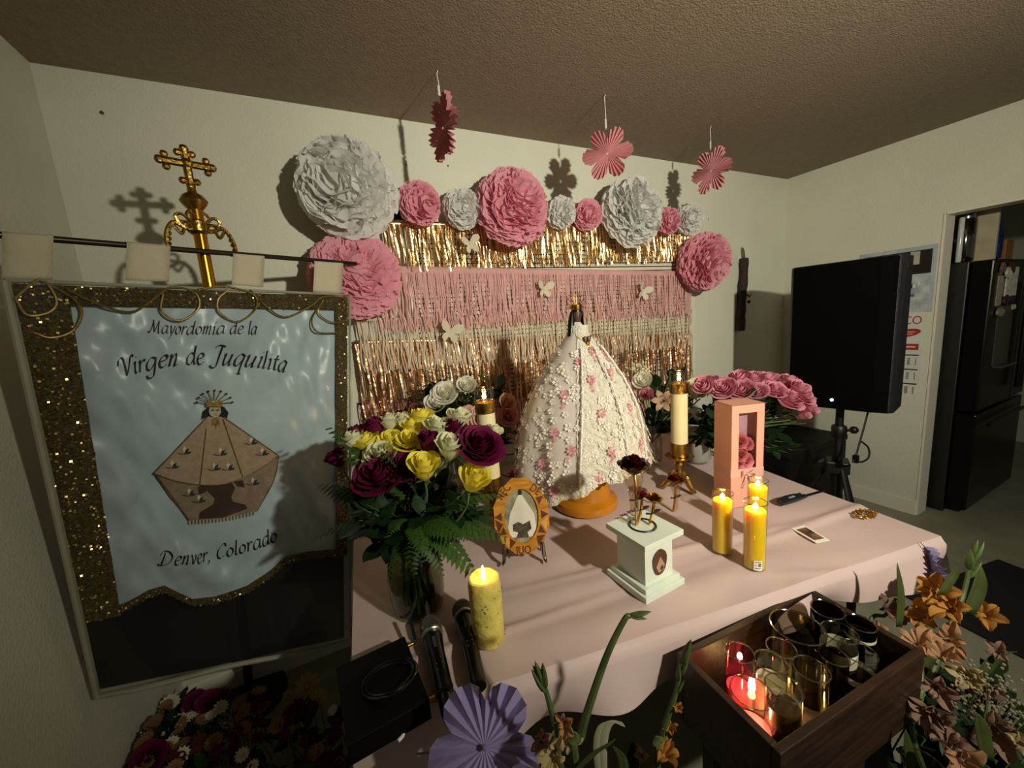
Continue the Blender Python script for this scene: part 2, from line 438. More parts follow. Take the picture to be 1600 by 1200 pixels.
# ================================================================ HANGING PAPER STARS AND LILAC ROSETTES
def rosette(R_, lobes, ple, hgt, notch):
    m = MB(); n = lobes*ple*2; vs = []; fs = []
    rings = (.04, .35, .7, 1.0)
    for q in rings:
        for i in range(n):
            a = 2*math.pi*i/n; f = (i/(ple*2)) % 1
            e = math.sin(math.pi*f)
            ed = notch+(1-notch)*(e**.45)
            rr = R_*q*(1 if q < .3 else (1-(q-.3)/.7)+((q-.3)/.7)*ed)
            z = hgt*q*(1 if i % 2 else -1)*(.5+.5*q)
            vs.append(Vector((rr*math.cos(a), z, rr*math.sin(a))))
    k = len(rings)
    for j in range(k-1):
        for i in range(n):
            fs.append((j*n+i, j*n+(i+1) % n, (j+1)*n+(i+1) % n, (j+1)*n+i))
    m.add(vs, fs); return m
m_star = paper('dusty_pink_paper', '#e0a0a4', .4, .06); m_lil = paper('lilac_paper', '#a79cc9', .3, .05)
m_tape = paper('white_tape', '#d8d4c8', .3)
K = .955
for (tx, ty), (cx, cy), rp, yaw, lb in (((686, 128), (692, 200), 48, -81, 'leftmost dusty pink paper star, turned edge-on, hanging from the ceiling'), ((947, 163), (949, 240), 39, -44, 'middle dusty pink paper star with six open petals'), ((1110, 210), (1111, 267), 34, 92, 'rightmost dusty pink paper star hanging nearest the corner')):
    B = onz(tx, ty, H); P = over(cx, cy, B, K); top = over(tx, ty+6, B, K)
    t = thing('paper_star', lb, 'paper star', P, 0, 'paper stars on ceiling strings')
    rad = rp*depth(P)/F
    o = rosette(rad, 6, 6, rad*.09, .42).build('folded_petals', m_star, t, smooth=False, solid=.0006); o.rotation_euler = (0, R(30), R(yaw))
    MB().tube([(0, .004, rad*.9), (.002, .004, rad*1.3), (-.002, .004, H-P.z-.012), (.004, .004, H-P.z-.001)], .0015, 5).build('string', m_white, t)
    MB().box((0, .004, rad*1.12), (.009, .002, .035)).build('tape', m_tape, t, smooth=False)

# ================================================================ DRIED STICK ORNAMENT ON THE WALL
m_bark = mat('dark_bark', '#2b1b14', .8, var=.4, scale=40, bump=.8, bscale=80)
p0 = onY(1156, 517, 1.872); p1 = onY(1163, 404, 1.872)
t = thing('bark_ornament', 'dark bark-covered stick hanging on the wall beside the speaker shadow', 'wall ornament', p0)
rng = random.Random(5); d = p1-p0; m = MB(); pts = []; rs = []
for i in range(15):
    pts.append(d*(i/14)+Vector((rng.uniform(-.003, .003), 0, 0))); rs.append(.031+rng.uniform(-.003, .003))
m.tube(pts, rs, 10); m.build('bark_stick', m_bark, t)
MB().tube([d, d+Vector((-.006, .006, .06)), d+Vector((-.008, .012, .085))], [.008, .009, .002], 8).build('hook', mat('dull_chrome', '#8d8a80', .3, .8, var=.1), t)
m = MB(); m.sheet(lambda u, v: Vector((.020+.03*u*math.sin(math.pi*min(1, v*1.1)), -.024, d.z*.93-.27*v)), 4, 8); m.build('cream_leaf', paper('dry_leaf', '#b5a56c', .3), t, solid=.001)
m = MB(); m.tube([(.03, -.02, d.z*.52), (.06, -.03, d.z*.47), (.09, -.03, d.z*.51)], [.006, .009, .004], 7); m.build('yellow_flower', mat('dry_yellow', '#7d6a22', .7), t)
MB().ball((.055, -.03, d.z*.40), .012, 8).build('seed_pod', m_bark, t)
# ================================================================ TABLE AND CLOTH
TZ = .74
FL = onz(548, 1142); FR = onz(1470, 838)
BL = Vector((.035, 1.84, TZ)); BR = FR+(onz(1195, 735)-FR).normalized()*1.36; BR.z = TZ
def tq(u, v): return (FL*(1-u)+FR*u)*(1-v)+(BL*(1-u)+BR*u)*v
t = thing('folding_table', 'long folding altar table hidden under a pale pink cloth', 'table', (tq(.5, .5).x, tq(.5, .5).y, 0))
m = MB(); vs = [tq(u, v) for u, v in ((.01, .01), (.99, .01), (.99, .99), (.01, .99))]
m.add([Vector((p.x, p.y, TZ-.012)) for p in vs]+[Vector((p.x, p.y, TZ-.045)) for p in vs], [(0, 1, 2, 3), (7, 6, 5, 4), (0, 4, 5, 1), (1, 5, 6, 2), (2, 6, 7, 3), (3, 7, 4, 0)])
m.build('tabletop', mat('table_plastic', '#4a463e', .6), t, smooth=False, world=True)
for u, v in ((.06, .12), (.94, .12), (.94, .9), (.06, .9)):
    p = tq(u, v); MB().tube([(p.x, p.y, 0), (p.x, p.y, TZ-.045)], .014, 8).build('leg', m_blackm, t, world=True)
def nz2(x, y): return math.sin(x*11+1.3*math.sin(y*7))*.5+math.sin(y*17+x*5+2)*.3+math.sin(x*31-y*23)*.2
Uf = (FR-FL).normalized(); Vf = Vector((-Uf.y, Uf.x, 0))
def TOPZ(u, v): return top(u, v).z-TZ
def hang(u, q):                                    # front drop of the cloth
    p = tq(u, 0); dr = .115+.03*math.sin(u*6+.5)+.02*math.sin(u*17)
    f = .010+.018*(math.sin(u*23)+.6*math.sin(u*41+1))*q
    return p-Vf*((.012+.004*math.sin(q*3))*min(1, q*6)+f*q*1.2)+Vector((0, 0, -dr*q-.003*min(1, q*8)+TOPZ(u, 0)*(1-min(1, q*4))))
m = MB()
NU, NV = 96, 130
def top(u, v):
    p = tq(u, v)
    x, y = p.x, p.y
    ridge = .008*math.exp(-((v-.10-.06*u)/.012)**2)*(.6+.4*math.sin(u*9))+.006*math.exp(-((v-.25+.1*u)/.01)**2)*math.exp(-((u-.55)/.3)**2)
    fan = .0045*math.sin(42*(y+.35*x)+3*math.sin(x*4))*math.exp(-((u-.42)/.28)**2)*math.exp(-((v-.12)/.16)**2)
    edge = 0
    cr2 = .004*math.exp(-((x*.5+y*.9-1.05)/.008)**2)*math.exp(-((u-.8)/.18)**2)+.004*math.exp(-((x*.8-y*.5-.62)/.009)**2)*math.exp(-((v-.25)/.2)**2)+.003*math.exp(-((x-.35*y-1.05)/.008)**2)*math.exp(-((v-.2)/.2)**2)
    return Vector((x, y, TZ+.0022*nz2(x*1.2, y*1.2)+ridge+fan+cr2+edge))
m.sheet(top, NU, NV)
m.sheet(lambda u, q: hang(u, q), 96, 12)
m.sheet(lambda v, q: tq(1, v)+Uf*(.010*min(1, q*6)+.03*q+.012*math.sin(v*19)*q+.05*q*max(0, .25-v)*3)+Vector((0, 0, TOPZ(1, v)*(1-min(1, q*4))-(.16+.03*math.sin(v*9))*q)), 60, 8)
m.sheet(lambda v, q: tq(0, v)-Uf*(.008*min(1, q*6)+.014*math.sin(v*17)*q)+Vector((0, 0, TOPZ(0, v)*(1-min(1, q*4))-.20*q)), 60, 6)
cl = m.build('tablecloth', paper('pale_pink_plastic_cloth', '#ceb6b0', .12, .04, 4, .42, .12, 25), world=False)
tag(cl, 'wrinkled pale pink tablecloth covering the altar table', 'tablecloth')

# ================================================================ PROCESSION BANNER
az = R(57.5); bd = Vector((math.sin(az), math.cos(az), 0)); R0 = Vector((.118, 1.665, 0)); bn = Vector((bd.y, -bd.x, 0))
def onban(x, y):
    d = ray(x, y); return CAM+d*((R0-CAM).dot(bn)/d.dot(bn))
TLc = onban(6, 440); TRc = onban(543, 462)
BLc = onz(150, 1085, .40); BRc = onz(544, 1000, .34)
if BLc.x < XL+.02:
    BLc = onX(150, 1085, XL+.02)
def bpat(u, v, off=0):
    p = (TLc*(1-u)+TRc*u)*(1-v)+(BLc*(1-u)+BRc*u)*v
    return p+(bn*1.0+Vector((0, 0, .1))).normalized()*off
def inv(x, y):
    u = v = .5
    for _ in range(7):
        a = proj(bpat(u, v)); h = 1e-3; b = proj(bpat(u+h, v)); c = proj(bpat(u, v+h))
        J = ((b[0]-a[0])/h, (c[0]-a[0])/h, (b[1]-a[1])/h, (c[1]-a[1])/h); D = J[0]*J[3]-J[1]*J[2]
        ex, ey = x-a[0], y-a[1]; u += (J[3]*ex-J[1]*ey)/D; v += (-J[2]*ex+J[0]*ey)/D
    return u, v
def BP(x, y, off=0): return bpat(*inv(x, y), off)
pb = onban(322, 440); low = Vector((pb.x, pb.y+.03, 1.62)); _q = onY(391, 1085, 1.80); PB = low+(_q-low)*(1.62/(1.62-_q.z)); PB.z = 0; PB.y = min(PB.y, 1.87)
ban = thing('procession_banner', 'light blue satin procession banner in a clear sleeve on a gold cross pole', 'banner', PB)
def W(name, mb, m, **k): return mb.build(name, m, ban, world=True, **k)
pt = onban(300, 318); pt = Vector((pt.x, pb.y+.03, pt.z))
m_pole = mat('polished_gold_pole', '#d29a1e', .2, 1, var=.1)
W('pole', MB().tube([low, pt], .0165, 16), m_pole)
W('lower_pole', MB().tube([PB+Vector((0, 0, .02)), low], .016, 12), m_black)
W('pole_foot', MB().lathe([(.14, 0), (.14, .012), (.03, .03), (.018, .06)], 20, PB), m_black)
W('finial_cap', MB().lathe([(.018, -.02), (.03, -.004), (.034, .004), (.026, .018), (.012, .028), (.008, .05)], 16, pt+Vector((0, 0, .01))), m_brass)
# budded cross
cm = MB(); cb = pt+Vector((0, 0, .05)); ch = .098; ay = cb.z+ch*.66; bx = Vector((.95, .31, 0)).normalized()
def bar(p, q, w_): cm.tube([p, q], w_, 8)
ax = bx*.052; cc = Vector((cb.x, cb.y, ay))
bar(cb, cb+Vector((0, 0, ch)), .0105); bar(cc-ax, cc+ax, .0105)
for e, dr in ((cb+Vector((0, 0, ch)), Vector((0, 0, 1))), (cc-ax, -bx), (cc+ax, bx), (cb+Vector((0, 0, .012)), Vector((0, 0, -1)))):
    s_ = bx if abs(dr.z) > .5 else Vector((0, 0, 1))
    cm.ball(e+dr*.006, .012, 8)
    for k in (-1, 1): cm.ball(e+s_*k*.016-dr*.006, .010, 8)
cm.ball(cc+bn*.006, .014, 8)
W('cross', cm, m_brass)
# scroll crown round the pole
sm = MB(); so = Vector((pb.x, pb.y+.03, onban(308, 352).z))
for k in (-1, 1):
    def sp(pts, r=.0045): sm.tube([so+bd*(k*x*.62)+Vector((0, 0, z*.72))+bn*.012 for x, z in [(p.x, p.z) for p in smoothpts([Vector((a, 0, b)) for a, b in pts], 5)]], r, 6)
    sp([(0, -.012), (.05, -.012), (.095, .004), (.125, -.03), (.135, -.07), (.13, -.10)], .006)
    sp([(.02, .01), (.06, .04), (.085, .03), (.075, .005), (.055, .012)]); sp([(0, .04), (.03, .055), (.045, .03), (.02, .012)])
    sp([(.06, -.012), (.075, -.035), (.10, -.005)]); sp([(.03, -.012), (.04, .01), (.07, .012)])
    for q in range(5): sm.ball(so+bd*k*.62*(.118+.004*q)+Vector((0, 0, -.014-.014*q))+bn*.012, .007, 6)
sm.lathe([(.0175, -.02), (.026, -.012), (.026, .014), (.0175, .02)], 14, so)
W('scroll_crown', sm, m_brass)
# cross bar and cloth tabs
b0 = onban(-14, 366); b1 = onban(556, 412)
br = W('crossbar', MB().tube([b0, b1], .0075, 10), mat('dark_steel_rod', '#4c463c', .3, .9, var=.1))
W('rod_tip', MB().tube([b1, b1+(b1-b0).normalized()*.02], [.006, .002], 8), m_gold)
m_tab = paper('ivory_canvas', '#cbc3a8', .2, .04, 20, .85, .2, 200)
for x0, x1, yt0, yt1, yb0, yb1 in ((2, 82, 366, 371, 437, 437), (196, 264, 381, 387, 438, 440), (362, 411, 398, 402, 445, 449), (489, 534, 410, 413, 456, 460)):
    q = [onban(x0, yt0), onban(x1, yt1), BP(x1, yb1), BP(x0, yb0)]
    m = MB()
    def tb(u, v):
        if v < .25:
            a = math.pi*(v/.25); o_ = (q[0]*(1-u)+q[1]*u); return o_-bn*(.010*math.cos(a))+Vector((0, 0, .010*math.sin(a)-.004))
        k = (v-.25)/.75; return (q[0]*(1-u)+q[1]*u)*(1-k)+(q[3]*(1-u)+q[2]*u)*k+bn*(.010*(1-k))
    m.sheet(tb, 4, 12); W('hanging_tab', m, m_tab, solid=.001)
# half-transparent dark sleeve back, satin, trims
W('sleeve_back', MB().sheet(lambda u, v: bpat(u, v, -.026+.004*math.sin(u*9+v*4)), 12, 16), thin('dark_backing', '#77777a', .05, .3, .5, '#2a2a2b'))
hem = [(158, 966), (200, 950), (232, 932), (256, 925), (280, 937), (300, 946), (335, 942), (385, 925), (420, 902), (445, 880), (480, 872), (530, 868)]
hemuv = [inv(*h) for h in hem]
def hemv(u):
    for (a, b), (c, d) in zip(hemuv, hemuv[1:]):
        if a <= u <= c: return b+(d-b)*(u-a)/(c-a)
    return hemuv[0][1] if u < hemuv[0][0] else hemuv[-1][1]
u0 = .006; u1 = .994
def satoff(uu, vv):
    hv = max(.1, hemv(uu)); e = min(1, 7*min(uu-u0+.01, u1-uu+.01))*min(1, 9*min(vv, hv-vv+.03)+.15)
    d = math.hypot((uu-.56)/.30, (vv-.47)/.22); e *= .22+.78*min(1, max(0, (d-.75)*2.2))
    wv = math.sin(uu*17+math.sin(vv*11)*2.6+vv*5)*math.sin(vv*13+uu*7)+.7*math.sin(uu*31-vv*24+1+math.sin(uu*8))+.45*math.sin(vv*47+4*math.sin(uu*9))
    wv += e*(.42*math.sin(uu*83+5*math.sin(vv*8)+vv*21)+.35*math.sin(vv*61-uu*52+4*math.sin(uu*13)))
    return max(-.010, .004+.0075*e*wv)
def satin(u, v):
    uu = u0+(u1-u0)*u; vv = .008+(hemv(uu)-.008)*v
    return bpat(uu, vv, satoff(uu, vv))
W('satin_panel', MB().sheet(satin, 80, 110), mat('light_blue_satin', '#aebfc7', .34, var=.04, scale=4, bump=.7, bscale=3.5, bdist=.06, sheen=.4))
m_glit = mat('gold_sequin_trim', '#94845a', .45, .6, var=.6, scale=160, bump=1.0, bscale=420, col2='#5e5337')
m_cord = mat('gold_cord', '#8f7840', .45, .7, var=.3, scale=120)
def strip(fn, n, m_, name):
    m = MB(); m.sheet(lambda a, b: fn(a, b), n, 4); return W(name, m, m_, solid=.002)
def trimx(ua, ub, va, vb): return lambda a, b: bpat(ua+(ub-ua)*b, va+(vb-va)*a, .014+.002*math.sin(a*180)*math.sin(b*3.14)+.0015*math.sin(a*57))
def trimy(va, vb, ua, ub): return lambda a, b: bpat(ua+(ub-ua)*a, va+(vb-va)*b, .0155+.002*math.sin(a*180)*math.sin(b*3.14))
strip(trimx(.008, .105, .01, hemv(.05)), 160, m_glit, 'sequin_trim')
strip(trimx(.925, .985, .01, hemv(.96)), 160, m_glit, 'sequin_trim')
strip(trimy(.006, .045, .01, .985), 160, m_glit, 'sequin_trim')
m = MB(); m.sheet(lambda a, b: bpat(.03+.945*a, hemv(.03+.945*a)-.02*(1-b)+.004*math.sin(a*300)*b, .010), 220, 2); W('gold_hem', m, m_glit, solid=.002)
rng = random.Random(77); sq = MB(); cuv = []
for k in range(1700):
    z = rng.random()
    if z < .42: u_ = rng.uniform(.008, .105); v_ = rng.uniform(.01, hemv(.05))
    elif z < .72: u_ = rng.uniform(.925, .985); v_ = rng.uniform(.01, hemv(.96))
    elif z < .92: u_ = rng.uniform(.01, .985); v_ = rng.uniform(.006, .045)
    else: u_ = rng.uniform(.03, .97); v_ = hemv(u_)-rng.uniform(0, .018)
    P = bpat(u_, v_, .0185); n_ = (bn+Vector((rng.gauss(0, .35), rng.gauss(0, .35), rng.gauss(0, .35)))).normalized(); e1 = n_.orthogonal().normalized(); e2 = n_.cross(e1); r_ = rng.uniform(.0018, .0034)
    sq.add([P+e1*r_, P+e2*r_, P-e1*r_, P-e2*r_], [(0, 1, 2, 3)])
W('sequins', sq, mat('bright_gold_sequin', '#c9b078', .24, 1, var=.2), smooth=False)['kind'] = 'stuff'
def cord(pts, r=.0028, cl=False):
    P = smoothpts([Vector((x, y, 0)) for x, y in pts], 5, cl); W('gold_cord', MB().tube([BP(p.x, p.y, .022) for p in P], r, 6, closed=cl), m_cord)
cord([(20, 470), (60, 440), (85, 470), (75, 490), (40, 495), (22, 470)])
cord([(60, 442), (105, 465), (124, 488), (112, 518), (78, 530), (50, 522)])
cord([(100, 455), (150, 478), (200, 490), (235, 470), (262, 452), (300, 460), (305, 485), (275, 503), (248, 488), (250, 462)])
cord([(305, 455), (345, 450), (390, 462), (394, 485), (365, 505), (338, 490), (336, 470), (352, 455)])
cord([(385, 455), (410, 480), (440, 497), (480, 480), (500, 466), (535, 470), (536, 500), (512, 505), (492, 490), (500, 470)])
cord([(500, 472), (482, 500), (490, 520), (520, 522)])
# lettering: broad-nib script
GL = {
 'a': (1.0, [[(.75,.95),(.4,1.02),(.08,.6),(.1,.1),(.4,.02),(.72,.5)], [(.8,1),(.74,.4),(.78,.05),(1.0,.15)]]),
 'd': (1.0, [[(.75,.95),(.4,1.02),(.08,.6),(.1,.1),(.4,.02),(.72,.5)], [(.8,1.7),(.78,1),(.74,.3),(.8,.03),(1.0,.15)]]),
 'e': (.78, [[(.12,.5),(.6,.65),(.6,.95),(.3,.98),(.06,.55),(.15,.08),(.45,.02),(.75,.25)]]),
 'g': (1.0, [[(.75,.95),(.4,1.02),(.08,.6),(.1,.1),(.4,.02),(.72,.5)], [(.8,1),(.76,.2),(.62,-.6),(.2,-.72),(.02,-.45)]]),
 'i': (.42, [[(0,.85),(.13,1),(.18,.85),(.14,.15),(.25,.02),(.42,.15)], [(.2,1.38),(.27,1.46)]]),
 'í': (.42, [[(0,.85),(.13,1),(.18,.85),(.14,.15),(.25,.02),(.42,.15)], [(.16,1.3),(.4,1.62)]]),
 'l': (.4, [[(.18,1.7),(.14,1.2),(.1,.2),(.2,.02),(.4,.15)]]),
 'm': (1.25, [[(0,.85),(.12,1),(.15,.8),(.12,0)], [(.13,.5),(.42,1),(.57,.9),(.52,0)], [(.53,.5),(.84,1),(1.0,.9),(.95,.1),(1.05,.02),(1.22,.15)]]),
 'n': (.85, [[(0,.85),(.12,1),(.15,.8),(.12,0)], [(.13,.5),(.44,1),(.6,.9),(.56,.12),(.66,.02),(.83,.15)]]),
 'o': (.82, [[(.38,1),(.08,.7),(.08,.25),(.35,0),(.66,.3),(.66,.75),(.35,1)]]),
 'q': (1.0, [[(.75,.95),(.4,1.02),(.08,.6),(.1,.1),(.4,.02),(.72,.5)], [(.8,1),(.76,.2),(.7,-.72)], [(.5,-.72),(.92,-.68)]]),
 'r': (.62, [[(0,.85),(.12,1),(.15,.8),(.12,0)], [(.13,.5),(.4,.98),(.6,.9)]]),
 't': (.5, [[(.22,1.4),(.17,.9),(.14,.2),(.25,.02),(.48,.15)], [(-.02,1),(.44,1.02)]]),
 'u': (.95, [[(0,.85),(.1,1),(.14,.8),(.12,.2),(.3,.02),(.62,.5)], [(.68,1),(.64,.15),(.74,.02),(.92,.15)]]),
 'v': (.72, [[(0,.9),(.12,1),(.2,.7),(.3,0)], [(.3,0),(.58,.6),(.62,1)]]),
 'y': (.78, [[(0,.9),(.12,1),(.22,.5),(.35,.05)], [(.72,1),(.5,.3),(.22,-.5),(-.05,-.7)]]),
 'M': (1.75, [[(-.15,.2),(.02,0),(.22,.6),(.35,1.6)], [(.3,1.65),(.48,.9),(.7,.1)], [(.7,.1),(1.0,.9),(1.25,1.6)], [(1.25,1.6),(1.28,.3),(1.42,0),(1.65,.18)]]),
 'V': (1.15, [[(-.3,1.0),(-.2,1.5),(.1,1.65),(.28,1.3),(.45,0)], [(.45,0),(.8,.9),(1.0,1.65),(1.25,1.55)]]),
 'J': (1.05, [[(.05,1.45),(.3,1.68),(.95,1.6)], [(.65,1.62),(.62,.5),(.45,-.2),(.05,-.3),(-.15,-.08)]]),
 'D': (1.45, [[(.4,1.5),(.32,.8),(.25,.08)], [(-.15,1.2),(.2,1.65),(.8,1.55),(1.2,1.0),(.95,.3),(.4,0),(0,.05),(-.1,.2)]]),
 'C': (1.15, [[(1.05,1.3),(.9,1.64),(.5,1.55),(.1,1.0),(.15,.3),(.5,0),(1.0,.25)]]),
 ',': (.4, [[(.18,.08),(.15,-.15),(.0,-.35)]]), '.': (.4, [[(.1,.04),(.18,.1)]]), ' ': (.5, []),
}
def script(txt, base, xh, slant, wnib, name):
    tot = sum(GL[c][0]+.08 for c in txt); m = MB()
    B = smoothpts([Vector((x, y, 0)) for x, y in base], 12)
    def bpt(f):
        q = f*(len(B)-1); i = min(len(B)-2, max(0, int(q))); return B[i]+(B[i+1]-B[i])*(q-i), (B[i+1]-B[i]).normalized()
    cx = 0
    for c in txt:
        adv, st = GL[c]
        for s_ in st:
            S = smoothpts([Vector((x, z, 0)) for x, z in s_], 7); vs = []; fs = []
            for i, p in enumerate(S):
                tg = (S[min(i+1, len(S)-1)]-S[max(i-1, 0)]); a = math.atan2(tg.y, tg.x)
                hw = wnib*math.sqrt(math.sin(a-R(38))**2+.06)
                nn = Vector((-math.sin(a), math.cos(a), 0))
                for sg in (-1, 1):
                    g = p+nn*hw*sg
                    P, T_ = bpt((cx+g.x+slant*g.y)/tot)
                    N_ = Vector((T_.y, -T_.x, 0)); X = P+N_*(g.y*xh)
                    uv = inv(X.x, X.y); vs.append(bpat(*uv, satoff(*uv)+.0025))
                if i: fs.append((2*i-2, 2*i-1, 2*i+1, 2*i))
            m.add(vs, fs)
        cx += adv+.08
    return W(name, m, mat('black_print', '#0d0d0d', .6, var=0), smooth=False)
script('Mayordomía de la', [(230, 521), (315, 523), (402, 523)], 12.5, .22, .10, 'script_lettering')
script('Virgen de Juquilita', [(190, 589), (255, 574), (320, 570), (385, 573), (446, 583)], 17.5, .2, .11, 'script_lettering')
script('Denver, Colorado.', [(248, 884), (345, 873), (441, 843)], 13.5, .25, .10, 'script_lettering')
# the crowned figure applied to the satin
fig = thing('tmp', None, None)
bpy.data.objects.remove(fig)
def patch(pts, off, m_, name, th=.0015, par=None):
    P = [BP(x, y, off) for x, y in pts]; c = sum(P, Vector())/len(P); n = len(P)
    m = MB(); m.add(P+[c], [(i, (i+1) % n, n) for i in range(n)])
    return m.build(name, m_, par or ban, smooth=False, world=True, solid=th)
m_tan = mat('tan_brocade', '#a08a70', .6, var=.12, scale=60); m_tan2 = mat('brown_brocade', '#85715c', .6, var=.15, scale=60)
m_brn = mat('brown_felt', '#3d281c', .85); m_hair = mat('black_felt', '#0e0c0b', .8); m_skin = mat('pale_skin_cloth', '#b3ab95', .7)
fb = patch([(241, 741), (264, 777), (293, 812), (340, 812), (398, 797), (424, 751), (432, 712), (330, 745)], .0135, m_tan2, 'lower_mantle')
patch([(307, 757), (325, 757), (358, 752), (364, 762), (358, 775), (360, 783), (380, 788), (383, 794), (345, 808), (307, 810), (309, 800), (330, 788), (332, 778), (322, 768)], .0155, m_brn, 'pedestal_silhouette', par=fb)
patch([(306, 760), (322, 759), (318, 768), (307, 773)], .0155, m_brn, 'pedestal_silhouette', par=fb); patch([(362, 752), (376, 750), (379, 761), (368, 760)], .0155, m_brn, 'pedestal_silhouette', par=fb)
ft = patch([(237, 739), (312, 662), (318, 653), (345, 651), (430, 711), (408, 728), (378, 745), (345, 756), (310, 757), (270, 750)], .0165, m_tan, 'upper_mantle')
patch([(312, 655), (314, 643), (322, 636), (346, 636), (353, 645), (350, 656), (342, 650), (322, 650)], .0175, m_hair, 'hair')
fc = patch([(323, 637), (340, 637), (341, 645), (337, 651), (331, 653), (325, 650), (322, 644)], .019, m_skin, 'face')
for x in (328, 336): patch([(x-3, 641), (x+2, 640), (x+2, 642), (x-3, 642.5)], .0198, m_hair, 'eye', .0006, fc)
patch([(330, 648), (335, 648), (333, 649.5)], .0198, mat('lip_thread', '#6d3a33', .7), 'mouth', .0006, fc)
cr = patch([(318, 636), (317, 630), (322, 626), (330, 630), (338, 625), (344, 630), (344, 636)], .0185, m_cord, 'crown')
for i in range(9):
    a = R(172-i*20.5); bx, by = 331, 632
    MB().tube([BP(bx+8*math.cos(a), by-6*math.sin(a), .0185), BP(bx+27*math.cos(a), by-20*math.sin(a), .0185)], .0012, 5).build('crown_ray', m_cord, cr, world=True)
    MB().ball(BP(bx+28*math.cos(a), by-21*math.sin(a), .0185), .0035, 6).build('crown_pearl', mat('dark_bead', '#33302a', .3), cr, world=True)
def line(pts, off, r, m_, name, par):
    P = smoothpts([Vector((x, y, 0)) for x, y in pts], 5); return MB().tube([BP(p.x, p.y, off) for p in P], r, 5).build(name, m_, par, world=True)
for pts in ([(237, 739), (312, 660), (320, 652)], [(345, 652), (430, 711)], [(318, 670), (308, 757)], [(344, 655), (375, 745)], [(237, 739), (270, 751), (310, 757), (345, 756), (378, 745), (408, 728), (431, 711)]):
    line(pts, .019, .0014, m_cord, 'gold_braid', ft)
line([(241, 741), (293, 813)], .016, .0014, m_cord, 'gold_braid', fb); line([(432, 713), (424, 751), (398, 798)], .016, .0014, m_cord, 'gold_braid', fb)
patch([(327, 655), (333, 652), (338, 655), (340, 668), (335, 662), (333, 671), (331, 662), (326, 667)], .0185, m_cord, 'bow', par=ft)
for i in range(20):
    x = 293+i*5.3; y = 812.5-(.02*(i*5.3)+.0012*(i*5.3)**2)
    MB().tube([BP(x, y, .017), BP(x, y+5, .017)], .0022, 5).build('fringe_tassel', m_tab, fb, world=True)
for x, y, par, o_ in ((284, 710, ft, .0185), (340, 712, ft, .0185), (388, 695, ft, .0185), (292, 775, fb, .0158), (391, 758, fb, .0158), (265, 732, ft, .0185), (330, 735, ft, .0185), (352, 735, ft, .0185), (405, 712, ft, .0185), (307, 785, fb, .0158)):
    for k, (dx, dy) in enumerate(((-10, -2), (-6, -7), (6, -8), (10, -4))):
        patch([(x, y), (x+dx*.6-1.6, y+dy*.8-.8), (x+dx*1.2, y+dy*1.2), (x+dx*.6+1.8, y+dy*.4+.8)], o_+.0008, mat('dark_embroidery', '#23262a', .7), 'embroidered_leaf', .0006, par)
    patch([(x-2.5, y-8), (x, y-13), (x+3, y-9), (x, y-3)], o_, mat('tulip_thread', '#c9bfae', .6), 'embroidered_tulip', .0006, par)
# clear sleeve with piped edge
m_slv = thin('clear_vinyl', '#f2f4f2', .03, .12)
W('clear_sleeve', MB().sheet(lambda u, v: bpat(u, v, .036+.005*math.sin(u*13+v*7)*math.sin(v*9+1)+.003*math.sin(u*29-v*17)), 40, 50), m_slv)
m_pipe = mat('sleeve_piping', '#9b9886', .5, var=.08)
edge = [bpat(0, i/20, .014) for i in range(21)]+[bpat(i/20, 1, .014+.01*math.sin(i*.5)) for i in range(1, 21)]
W('sleeve_piping', MB().tube(edge, .008, 8), m_pipe)
W('sleeve_piping', MB().tube([bpat(i/20, 0, .014) for i in range(21)]+[bpat(1, i/20, .014) for i in range(1, 21)], .0045, 8), m_pipe)

# ================================================================ DRESSED STATUE
SB = onz(918, 800); SB = Vector((SB.x+.03, SB.y+.05, TZ))
st = thing('dressed_statue', 'crowned statue in a wide white lace gown with pink flowers', 'statue', SB+Vector((0, 0, .004)))
m_amb = mat('amber_varnished_wood', '#b06f17', .18, var=.15, scale=8, spec=.6)
bs = MB(); bs.lathe([(.118, 0), (.126, .006), (.128, .02), (.124, .034), (.106, .044), (.098, .05), (.099, .075), (.094, .11), (.078, .145), (.05, .17), (.04, .2)], 40); bs.build('wooden_base', m_amb, st)
prof = [(.70, .034), (.665, .060), (.63, .088), (.57, .136), (.51, .182), (.45, .217), (.39, .245), (.33, .262), (.27, .272), (.21, .279), (.15, .284), (.08, .286)]
def prad(z):
    for (z1, r1), (z2, r2) in zip(prof, prof[1:]):
        if z2 <= z <= z1: return r1+(r2-r1)*(z1-z)/(z1-z2)
    return prof[-1][1] if z < prof[-1][0] else prof[0][1]
SROT = R(4)
def hemz(th):                                 # th: 0 = front (-Y), + towards +X
    c = math.cos(th); return .13+.055*max(0, c)*1.0-.045*max(0, math.sin(-th-.3))+.006*math.sin(th*14)
def gown(th, t, off=0):
    z = .70+(hemz(th)-.70)*t; r = prad(z)
    fold = 1+(.045*math.sin(th*7+.6)+.022*math.sin(th*13+2))*min(1, max(0, (.62-z)*2.2))
    x = math.sin(th)*r*fold*1.0; y = -math.cos(th)*r*fold*.70
    n = Vector((math.sin(th), -math.cos(th)/.7, .45)).normalized()
    return Matrix.Rotation(SROT, 3, 'Z')@(Vector((x, y, z))+n*off), Matrix.Rotation(SROT, 3, 'Z')@n
m_under = paper('ivory_satin_lining', '#d3c2b0', .25, .05, 10, .45)
m_tulle = thin('white_tulle', '#ffffff', .02, .4, .62, '#e9e2da')
m_lace = paper('white_lace', '#ece6d6', .3, .06, 60, .7, .9, 160)
gn = MB().sheet(lambda u, t: gown(u*2*math.pi, t)[0], 120, 40, wrap=True).build('gown', m_under, st)
